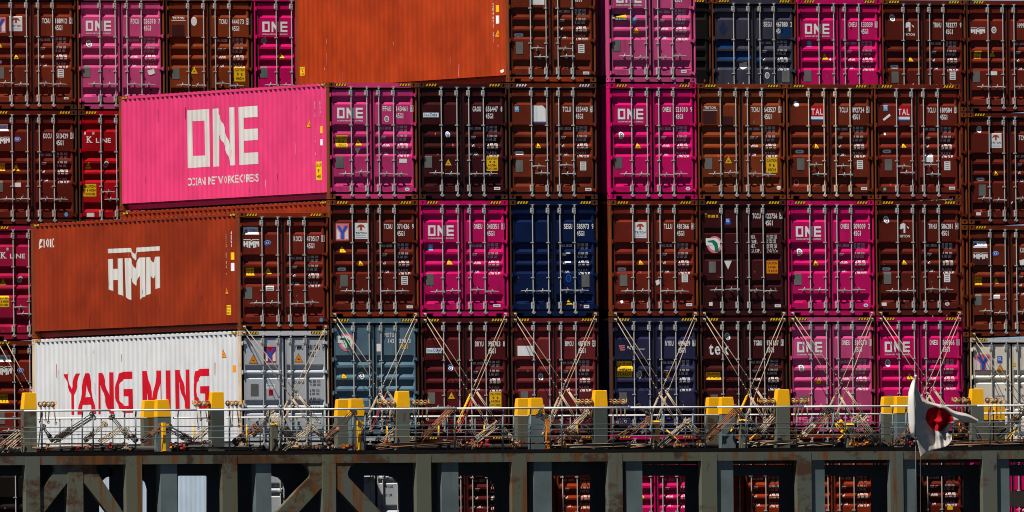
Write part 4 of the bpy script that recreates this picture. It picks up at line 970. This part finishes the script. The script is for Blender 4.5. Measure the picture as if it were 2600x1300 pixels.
# ------------------------------------------------------------------ gear stowed on the walkway
def seg(s, ox, oy, pts): return [(ox+x_/s, oy+y_/s) for x_, y_ in pts]
def stick(p, q, y, r, mat, lab, grp, tb=None):
    a, b = Vector(pp(*p, y)), Vector(pp(*q, y+random.uniform(-.16, .16)))
    if b.z < a.z: a, b = b, a
    o = empty('stowed_rod', a); tag(o, lab, 'stowed rod', grp); d = b-a; e = d.normalized(); mb = MB()
    mb.tube((0,0,0), d, r, 6); mb.obj('rod', P[mat], o, True)
    if tb:
        mb = MB(); s_ = e.cross(Vector((0, 1, 0))).normalized()*.026; l0, l1 = d.length*.10, d.length*.42
        for k in (-1, 1): mb.tube(e*l0+s_*k, e*l1+s_*k, .007, 6)
        mb.tube(e*(l0-.04), e*(l0+.05), .025, 8); mb.tube(e*(l1-.05), e*(l1+.04), .025, 8); mb.obj('turnbuckle', P[tb], o, True)
        mb = MB(); mb.ring(d, (.2, 1, 0), .045, .016, 8, 5); mb.obj('eye', P[mat], o, True)
s1, s8 = 3.903, 3.578
# (scale, off x, list of (x0,y0,x1,y1,count,spread,mat,turnbuckle), where)
GEAR = [
 (0, s1, 'below the red lettering', [(530,590,920,340,3,16,'dark_steel','dark_steel'),(830,590,1040,415,2,18,'lashing_steel','dark_steel'),(980,600,1210,450,3,16,'lashing_steel',None),(1110,345,1285,565,2,20,'dark_steel','lashing_steel'),(430,450,530,590,2,14,'dark_steel','dark_steel'),(370,690,410,420,1,0,'yellow_paint',None)]),
 (0, s1, 'at the left edge of the photo', [(0,690,215,505,5,22,'lashing_steel',None),(0,560,150,660,2,22,'dark_steel','rusty_steel'),(20,700,120,640,2,18,'rusty_steel','dark_steel')]),
 (320, s1, 'below right half of the red lettering', [(0,470,110,590,2,22,'lashing_steel','dark_steel'),(150,590,350,445,3,14,'rusty_steel','dark_steel'),(430,460,660,590,3,16,'dark_steel','dark_steel'),(665,590,810,455,4,16,'lashing_steel',None),(1060,615,1285,455,3,18,'rusty_steel','dark_steel'),(670,420,672,590,1,0,'yellow_paint',None),(1200,420,1203,660,1,0,'yellow_paint',None)]),
 (640, s1, 'before the white doors', [(0,535,165,370,2,16,'dark_steel','rusty_steel'),(180,300,420,585,3,20,'lashing_steel','dark_steel'),(300,670,570,460,3,16,'lashing_steel','dark_steel'),(600,430,720,570,2,16,'lashing_steel','dark_steel'),(720,580,1010,290,3,16,'dark_steel','rusty_steel'),(700,560,810,650,2,16,'dark_steel','dark_steel'),(1010,310,1060,420,2,14,'dark_steel',None)]),
 (960, s1, 'before the blue-grey doors', [(60,590,180,470,4,14,'lashing_steel',None),(0,560,120,620,2,22,'dark_steel','rusty_steel'),(430,570,720,270,4,14,'rusty_steel','rusty_steel'),(90,440,92,600,1,0,'yellow_paint',None),(605,430,607,570,1,0,'yellow_paint',None)]),
 (960, s1, 'before the maroon blue-white-logo doors', [(980,570,1180,420,4,15,'lashing_steel',None),(1180,420,1290,560,3,15,'dark_steel','lashing_steel'),(820,660,960,590,2,18,'rusty_steel','dark_steel'),(930,480,1000,600,2,20,'dark_steel','dark_steel'),(1050,430,1052,560,1,0,'yellow_paint',None)]),
 (1280, s1, 'before the reddish-brown doors', [(350,310,820,600,3,16,'dark_steel','rusty_steel'),(480,640,830,300,3,16,'lashing_steel','dark_steel'),(780,420,900,540,3,16,'dark_steel',None),(730,390,740,640,1,0,'yellow_paint',None),(0,480,100,580,2,18,'dark_steel','lashing_steel')]),
 (1600, s1, 'before the violet-navy doors', [(0,515,190,380,4,14,'rusty_steel','dark_steel'),(80,240,220,360,2,10,'dark_steel','dark_steel'),(290,635,560,400,3,16,'lashing_steel','dark_steel'),(360,470,530,625,1,14,'yellow_paint',None),(570,400,740,590,3,18,'lashing_steel','dark_steel'),(-220,600,0,470,2,18,'rusty_steel','dark_steel')]),
 (1600, s1, 'before the lowercase-lettered doors', [(750,575,1060,270,4,16,'rusty_steel','rusty_steel'),(1040,270,1290,495,3,16,'dark_steel','dark_steel'),(1160,590,1240,515,1,0,'yellow_paint',None)]),
 (1920, s1, 'before the paler pink doors', [(0,465,125,565,3,20,'dark_steel','dark_steel'),(40,485,180,340,3,16,'lashing_steel',None),(450,545,720,260,3,15,'dark_steel','lashing_steel'),(630,445,700,330,1,10,'yellow_paint',None),(720,270,890,505,4,16,'dark_steel','yellow_paint'),(785,605,880,510,1,12,'yellow_paint',None),(560,500,720,330,2,18,'rusty_steel','red_coating')]),
 (1920, s1, 'before the pink doors left of flag', [(1000,350,1235,645,4,20,'lashing_steel','dark_steel'),(940,470,1130,600,2,18,'dark_steel','dark_steel'),(1000,420,1110,330,2,14,'lashing_steel',None)]),
 (2240, s8, 'around the flag', [(120,660,260,530,3,12,'rusty_steel','dark_steel'),(0,640,65,695,2,14,'dark_steel','dark_steel'),(620,480,795,605,3,16,'dark_steel','rusty_steel'),(700,480,702,570,1,0,'yellow_paint',None)]),
 (2240, s8, 'right of the flag', [(1040,605,1210,450,3,16,'dark_steel','dark_steel'),(1130,640,1230,520,2,12,'yellow_paint',None),(1180,470,1288,380,2,18,'dark_steel','rusty_steel'),(820,480,890,640,2,18,'dark_steel',None)]),
]
CN = {'dark_steel': 'dark', 'lashing_steel': 'pale', 'rusty_steel': 'rusty', 'yellow_paint': 'yellow'}
for ox, s_, where, lst in GEAR:
    oy = 940 if s_ == s8 else 970
    for x0, y0, x1, y1, n, sp, mat, tb in lst:
        if n > 1: n, sp = n+1+(n > 2), sp*.8
        nx, ny = -(y1-y0), (x1-x0); ln = math.hypot(nx, ny); nx, ny = nx/ln, ny/ln
        for k in range(n):
            o_ = (k-(n-1)/2)*sp; j = lambda: random.uniform(-5, 5)
            p, q = seg(s_, ox, oy, [(x0+nx*o_+j(), y0+ny*o_+j()), (x1+nx*o_+j(), y1+ny*o_+j())])
            lean = 'upright' if abs(x1-x0) < 50 else ('tilted right' if (x1-x0)*(y1-y0) < 0 else 'tilted left')
            tbn = {None: '', 'dark_steel': ' with dark turnbuckle', 'orange_paint': ' with orange turnbuckle', 'yellow_paint': ' with yellow turnbuckle', 'lashing_steel': ' with pale turnbuckle', 'rusty_steel': ' with rusty turnbuckle', 'red_coating': ' with red turnbuckle'}[tb]
            lab = CN[mat]+' rod'+tbn+' '+lean+' '+where
            stick(p, q, random.uniform(-1.75, -1.0), .0115 if n > 1 else .018, mat, lab, lab.replace(' rod', ' rods', 1), tb)
PILES = [(960, s1, [(-20,640,770,600)], 7, 'below the blue-grey and maroon doors'), (1280, s1, [(480,650,1270,622)], 7, 'below the dark gap'), (1920, s1, [(-60,620,420,590), (420,640,790,600)], 6, 'below the paler pink doors'),
         (2240, s8, [(640,668,1300,650)], 6, 'right of the flag'), (320, s1, [(530,650,1300,655), (550,610,800,600)], 4, 'below the right end of the red lettering'), (0, s1, [(215,610,1240,620), (300,655,1200,640)], 3, 'below the left part of the red lettering'), (1600, s1, [(1180,600,1330,620), (20,635,270,630)], 3, 'between the violet-navy and lowercase-lettered doors'), (1280, s1, [(110,612,420,606)], 3, 'below the left part of the reddish-brown doors')]
for ox, s_, segs, n, where in PILES:
    oy = 940 if s_ == s8 else 970
    for (x0, y0, x1, y1) in segs:
        for k in range(n):
            dy = (k-(n-1)/2)*9+random.uniform(-4, 4); dx = random.uniform(-60, 40)
            p, q = seg(s_, ox, oy, [(x0+dx, y0+dy+random.uniform(-8, 8)), (x1+dx, y1+dy*.6+random.uniform(-8, 8))])
            mat = random.choice(['lashing_steel', 'rusty_steel', 'lashing_steel', 'dark_steel'])
            a, b = Vector(pp(*p, -1.85+k*.06)), Vector(pp(*q, -1.80+k*.06))
            a.z = max(a.z, ZD+.02); b.z = max(b.z, ZD+.02)
            o = empty('stowed_rod', a); lab = CN[mat]+' rod lying in the pile '+where; tag(o, lab, 'stowed rod', 'rods lying in the pile '+where)
            mb = MB(); mb.tube((0,0,0), b-a, .013, 6); mb.obj('rod', P[mat], o, True)
            mb = MB(); mb.ring(b-a, (.1, 1, .1), .04, .014, 8, 5); mb.obj('eye', P[mat], o, True)

# twist-locks lying about
def twistlock(loc, mat, lab, grp):
    o = empty('twist_lock', loc); tag(o, lab, 'twist lock', grp); a = random.uniform(0, 6.28); o.rotation_euler = (random.choice((0, 1.4, -1.4)), random.uniform(-.3, .3), a)
    mb = MB(); mb.frustum(-.06, .06, -.045, .045, 0, -.05, .05, -.04, .04, .045); mb.tube((0, 0, .045), (0, 0, .10), .028, 8); mb.obj('body', P[mat], o)
    mb = MB(); mb.frustum(-.05, .05, -.028, .028, .10, -.02, .02, -.02, .02, .145); mb.frustum(-.05, .05, -.028, .028, -.001, -.02, .02, -.02, .02, -.04); mb.obj('cone', P[mat], o)
    mb = MB(); mb.tube((.05, 0, .025), (.15, .02, .03), .009, 6); mb.obj('lever', P['dark_steel'], o)
TL = [(10,40,5,'at the left edge'),(98,130,3,'left of the red lettering'),(190,240,4,'below the left half of the red lettering'),(270,345,7,'below the middle of the red lettering'),(430,480,4,'below the right half of the red lettering'),(742,800,7,'before the white doors'),(800,900,8,'left of the blue-grey doors'),(1170,1240,6,'before the maroon doors with the blue-white logo'),(1300,1320,3,'left of the reddish-brown doors'),(1420,1440,3,'before the reddish-brown doors'),(1712,1735,4,'before the violet-navy doors'),(1738,1795,6,'right of the violet-navy doors'),(2160,2205,5,'before the pink doors left of the flag'),(2268,2318,5,'just left of the flag')]
for a, b, n, where in TL:
    for k in range(n):
        mat = random.choice(['orange_paint', 'red_coating', 'rusty_steel', 'dark_steel', 'lashing_steel', 'rusty_steel']); x_ = a+(b-a)*(k+.5)/n+random.uniform(-4, 4)
        q = at(x_, 1141, random.uniform(-1.9, -1.6)); q.z = ZD+.05+random.uniform(0, .05)
        cn = {'orange_paint': 'orange', 'red_coating': 'red', 'rusty_steel': 'rusty', 'lashing_steel': 'pale', 'dark_steel': 'dark'}[mat]
        twistlock(q, mat, cn+' twist lock lying '+where, cn+' twist locks '+where)

# hooks and rings hung on yellow brackets beside the tall posts
near = ['the left end of the red lettering', 'the right end of the red lettering', 'the blue-grey container', 'the dark gap', 'the paler pink container', 'the flag']
for i, (a, b) in enumerate(SING):
    yb = 1026-i*2.0
    for sg in (-1, 1):
        if i == 0 and sg < 0: continue
        x0 = a-3 if sg < 0 else b+3; y = -1.45
        o = empty('hook_bracket', pp(x0, yb, y)); org = o.location.copy()
        tag(o, 'hanging rings '+('left' if sg < 0 else 'right')+' of the tall post by '+near[i], 'bracket', 'brackets beside tall posts')
        e = Vector(pp(x0+sg*46, yb+1, y))-org
        mb = MB(); mb.tube((0,0,0), e, .014, 6); mb.tube(e, e+Vector((0, 0, .09)), .014, 6); mb.obj('bar', P['yellow_paint'], o)
        for k in range(4):
            c_ = e*((k+.6)/4.4)
            mb = MB(); mb.ring(c_, (1, .35, .1), .062, .017, 10, 6); mb.tube(c_+Vector((-.02, -.03, -.05)), c_+Vector((.03, -.03, .05)), .018, 6); mb.obj('ring', P['rusty_steel'] if (k+i) % 2 else P['lashing_steel'], o, True)
            mb = MB(); d_ = Vector((random.uniform(-.02, .10), 0, -random.uniform(.35, .62)))
            mb.tube(c_+Vector((0, -.02, -.06)), c_+d_, .009, 6); mb.tube(c_+Vector((.03, -.02, -.06)), c_+d_, .009, 6); mb.ring(c_+d_, (0, 1, 0), .03, .012, 8, 5); mb.obj('tail', P['lashing_steel'] if k % 2 else P['rusty_steel'], o, True)
# yellow and orange stands, grey stub posts, a wall box
for px, pt, col_, lab in ((415, 1073, 'yellow_paint', 'flat yellow stand beside the short pair in the red lettering'), (911, 1068, 'yellow_paint', 'flat yellow stand beside the short pair before the blue-grey container'), (1390, 1063, 'orange_paint', 'flat orange stand before the reddish-brown container')):
    a = at(px-3.4, pt, -1.7); b = at(px+3.4, pt, -1.7); o = empty('marker_stand', ((a.x+b.x)/2, -1.7, ZD)); tag(o, lab, 'stand', 'flat upright stands on the walkway')
    hh = a.z-ZD; hw = (b.x-a.x)/2
    mb = MB(); mb.box(-hw, hw, -.05, .05, .01, hh); mb.obj('blade', P[col_], o); mb = MB(); mb.box(-hw-.03, hw+.06, -.07, .07, 0, .02); mb.box(hw, hw+.10, -.02, .02, hh-.08, hh-.03); mb.obj('foot', P[col_], o)
for px, pt, lab in ((1664, 1069, 'grey stub post before the violet-navy doors'), (1887, 1066, 'grey stub post before the lowercase-lettered doors'), (694, 1075, 'grey-green stub post before the white doors'), (2156, 1076, 'grey stub post before the paler pink doors')):
    a = at(px-8, pt, -1.35); b = at(px+8, pt, -1.35); o = empty('stub_post', ((a.x+b.x)/2, -1.35, ZD)); tag(o, lab, 'post', 'short stub posts on the walkway')
    hh = a.z-ZD; hw = (b.x-a.x)/2; mb = MB(); mb.box(-hw, hw, -.08, .08, 0, hh-.03); mb.obj('shaft', P['ship_grey_paint'], o); mb = MB(); mb.frustum(-hw-.01, hw+.01, -.09, .09, hh-.03, -hw+.02, hw-.02, -.06, .06, hh+.01); mb.obj('cap', P['yellow_paint'], o)
for px, py, wpx, lab in ((1595, 1068, 16, 'small light wall box behind the rail before the violet-navy doors'), (1400, 1080, 10, 'small light wall box behind the rail before the reddish-brown doors')):
    pass

# ------------------------------------------------------------------ ensign on its staff
YS = -5.5
fl = empty('flagstaff', pp(2325, 1420, YS)); tag(fl, 'thin flagstaff with a white knob carrying the flag', 'flagstaff')
org = fl.location.copy(); tp = Vector(pp(2325, 957, YS))-org
mb = MB(); mb.tube((0,0,0), tp, .014, 10, .011); mb.obj('staff', P['rail_grey_paint'], fl, True)
mb = MB(); mb.tube(tp, tp+Vector((0,0,.05)), .03, 10, .02); mb.tube(tp+Vector((0,0,-.03)), tp, .022, 10, .03); mb.obj('knob', P['rail_white_paint'], fl, True)
mb = MB(); a = Vector(pp(2337, 1158, YS-.05))-org; mb.tube(a, Vector(pp(2337, 1415, YS-.02))-org, .005, 5); mb.obj('halyard', P['rail_grey_paint'], fl)
# control net (photo crop coordinates, depth towards the viewer in metres); rows go down the hoist, columns along the fly
NET = [[(300,62,0),(322,175,.10),(385,262,.02),(470,298,.16),(560,318,.02),(660,372,.18),(770,398,.04),(874,452,.12)],
       [(292,150,0),(330,270,.16),(400,300,.04),(490,320,.20),(575,350,.06),(670,400,.20),(780,425,.05),(868,466,.10)],
       [(298,260,0),(340,340,.18),(415,350,.05),(500,372,.24),(560,390,.06),(625,425,.22),(720,455,.08),(800,468,.10)],
       [(302,370,0),(345,420,.15),(420,428,.10),(505,438,.28),(560,452,.12),(600,466,.24),(660,472,.10),(700,476,.08)],
       [(304,470,0),(350,500,0),(425,480,0),(490,486,0),(540,488,0),(585,488,0),(625,484,0),(655,480,0)],
       [(308,560,0),(355,560,0),(420,540,0),(480,540,0),(525,545,0),(560,548,0),(588,548,0),(605,548,0)],
       [(318,650,0),(362,640,0),(430,612,0),(490,600,0),(540,600,0),(580,598,0),(608,594,0),(628,592,0)],
       [(350,792,0),(395,752,0),(450,730,0),(505,716,0),(552,704,0),(592,686,0),(618,660,0),(634,628,0)]]
def net(u, v):
    u = min(max(u, 0), 1)*7; v = min(max(v, 0), 1)*7
    def cr_(p0, p1, p2, p3, t): return tuple(.5*((2*b)+(-a+c)*t+(2*a-5*b+4*c-d)*t*t+(-a+3*b-3*c+d)*t**3) for a, b, c, d in zip(p0, p1, p2, p3))
    i = min(int(u), 6); j = min(int(v), 6); fu, fv = u-i, v-j; cl = lambda k: min(max(k, 0), 7)
    return cr_(*[cr_(*[NET[cl(j+b)][cl(i+a)] for a in (-1, 0, 1, 2)], fu) for b in (-1, 0, 1, 2)], fv)
NU, NV = 64, 56
def lerp(xs, ys, t):
    for i in range(len(xs)-1):
        if t <= xs[i+1]:
            k = (t-xs[i])/(xs[i+1]-xs[i]); k = k*k*(3-2*k); return ys[i]+(ys[i+1]-ys[i])*k
    return ys[-1]
flag = empty('flag', pp(2325, 1000, YS)); tag(flag, 'white flag with a red disc flapping in folds from the flagstaff', 'flag')
vs = []
for j in range(NV+1):
    for i in range(NU+1):
        u, v = i/NU, j/NV; x_, y_, d_ = net(u, v)
        fu_ = lerp((0, .22, .38, .50, .62, .80, 1), (0, -.26, -.42, -.24, -.44, -.36, -.50), u)
        gv_ = lerp((0, .14, .28, .42, .50, .60, .74, .88, 1), (0, .15, .06, .02, .13, -.01, .02, .17, .30), v)
        d_ = fu_ + gv_*(.4+.6*u) + .014*math.sin(u*21+v*6) + .012*math.sin(v*24-u*8)
        vs.append(Vector(pp(2240+x_/s8, 940+y_/s8, YS-d_))-flag.location)
me = bpy.data.meshes.new('cloth'); me.from_pydata(vs, [], [(j*(NU+1)+i, j*(NU+1)+i+1, (j+1)*(NU+1)+i+1, (j+1)*(NU+1)+i) for j in range(NV) for i in range(NU)])
uv = me.uv_layers.new(name='UVMap')
for lp in me.loops:
    k = lp.vertex_index; uv.data[lp.index].uv = ((k % (NU+1))/NU, 1-(k//(NU+1))/NV)
me.polygons.foreach_set('use_smooth', [True]*len(me.polygons)); me.update()
mt, t_, b_ = node_mat('flag_cloth'); N = t_.nodes; lk = t_.links
tc = N.new('ShaderNodeTexCoord'); mpn = N.new('ShaderNodeMapping'); mpn.inputs['Location'].default_value = (-.52, -.54, 0); mpn.inputs['Scale'].default_value = (1, 1, 1)
lk.new(tc.outputs['UV'], mpn.inputs['Vector']); le = N.new('ShaderNodeVectorMath'); le.operation = 'LENGTH'; lk.new(mpn.outputs[0], le.inputs[0])
gt = N.new('ShaderNodeMath'); gt.operation = 'LESS_THAN'; gt.inputs[1].default_value = .285; lk.new(le.outputs['Value'], gt.inputs[0])
nzn = N.new('ShaderNodeTexNoise'); nzn.inputs['Scale'].default_value = 4; nzn.inputs['Detail'].default_value = 5; lk.new(tc.outputs['UV'], nzn.inputs['Vector'])
cw = N.new('ShaderNodeMix'); cw.data_type = 'RGBA'; cw.inputs['A'].default_value = (.34, .315, .28, 1); cw.inputs['B'].default_value = (.47, .44, .395, 1); lk.new(nzn.outputs['Fac'], cw.inputs['Factor'])
cm = N.new('ShaderNodeMix'); cm.data_type = 'RGBA'; cm.inputs['B'].default_value = (.33, .002, .008, 1); lk.new(cw.outputs['Result'], cm.inputs['A']); lk.new(gt.outputs[0], cm.inputs['Factor'])
lk.new(cm.outputs['Result'], b_.inputs['Base Color']); b_.inputs['Roughness'].default_value = .9; b_.inputs['Specular IOR Level'].default_value = .1
me.materials.append(mt); o = place('cloth', me, flag)
md = o.modifiers.new('thickness', 'SOLIDIFY'); md.thickness = .006
mb = MB()
pts = [seg(s8, 2240, 940, [p])[0] for p in ((304,60),(285,120),(272,200),(268,300),(270,400),(272,480),(276,560),(280,610))]
wd = [.03, .05, .075, .085, .085, .08, .06, .02]
ctr = [Vector(pp(*p, YS-.05))-flag.location for p in pts]; n = 12; vs = []
for c_, r_ in zip(ctr, wd):
    for k in range(n):
        t = 2*math.pi*k/n; rr = r_*(1+.25*math.sin(3*t+c_.z*2)); vs.append((c_.x+rr*math.cos(t), c_.y+rr*math.sin(t), c_.z))
fs = [(i*n+k, i*n+(k+1) % n, (i+1)*n+(k+1) % n, (i+1)*n+k) for i in range(len(ctr)-1) for k in range(n)]
mb.add(vs, fs+[tuple(range(n)), tuple(range((len(ctr)-1)*n, len(ctr)*n))])
mb.obj('gathered_hoist', mt_ := paint('hoist_cloth', (.72, .69, .64), rust=0, dirt=.5, rough=.8), flag, True)
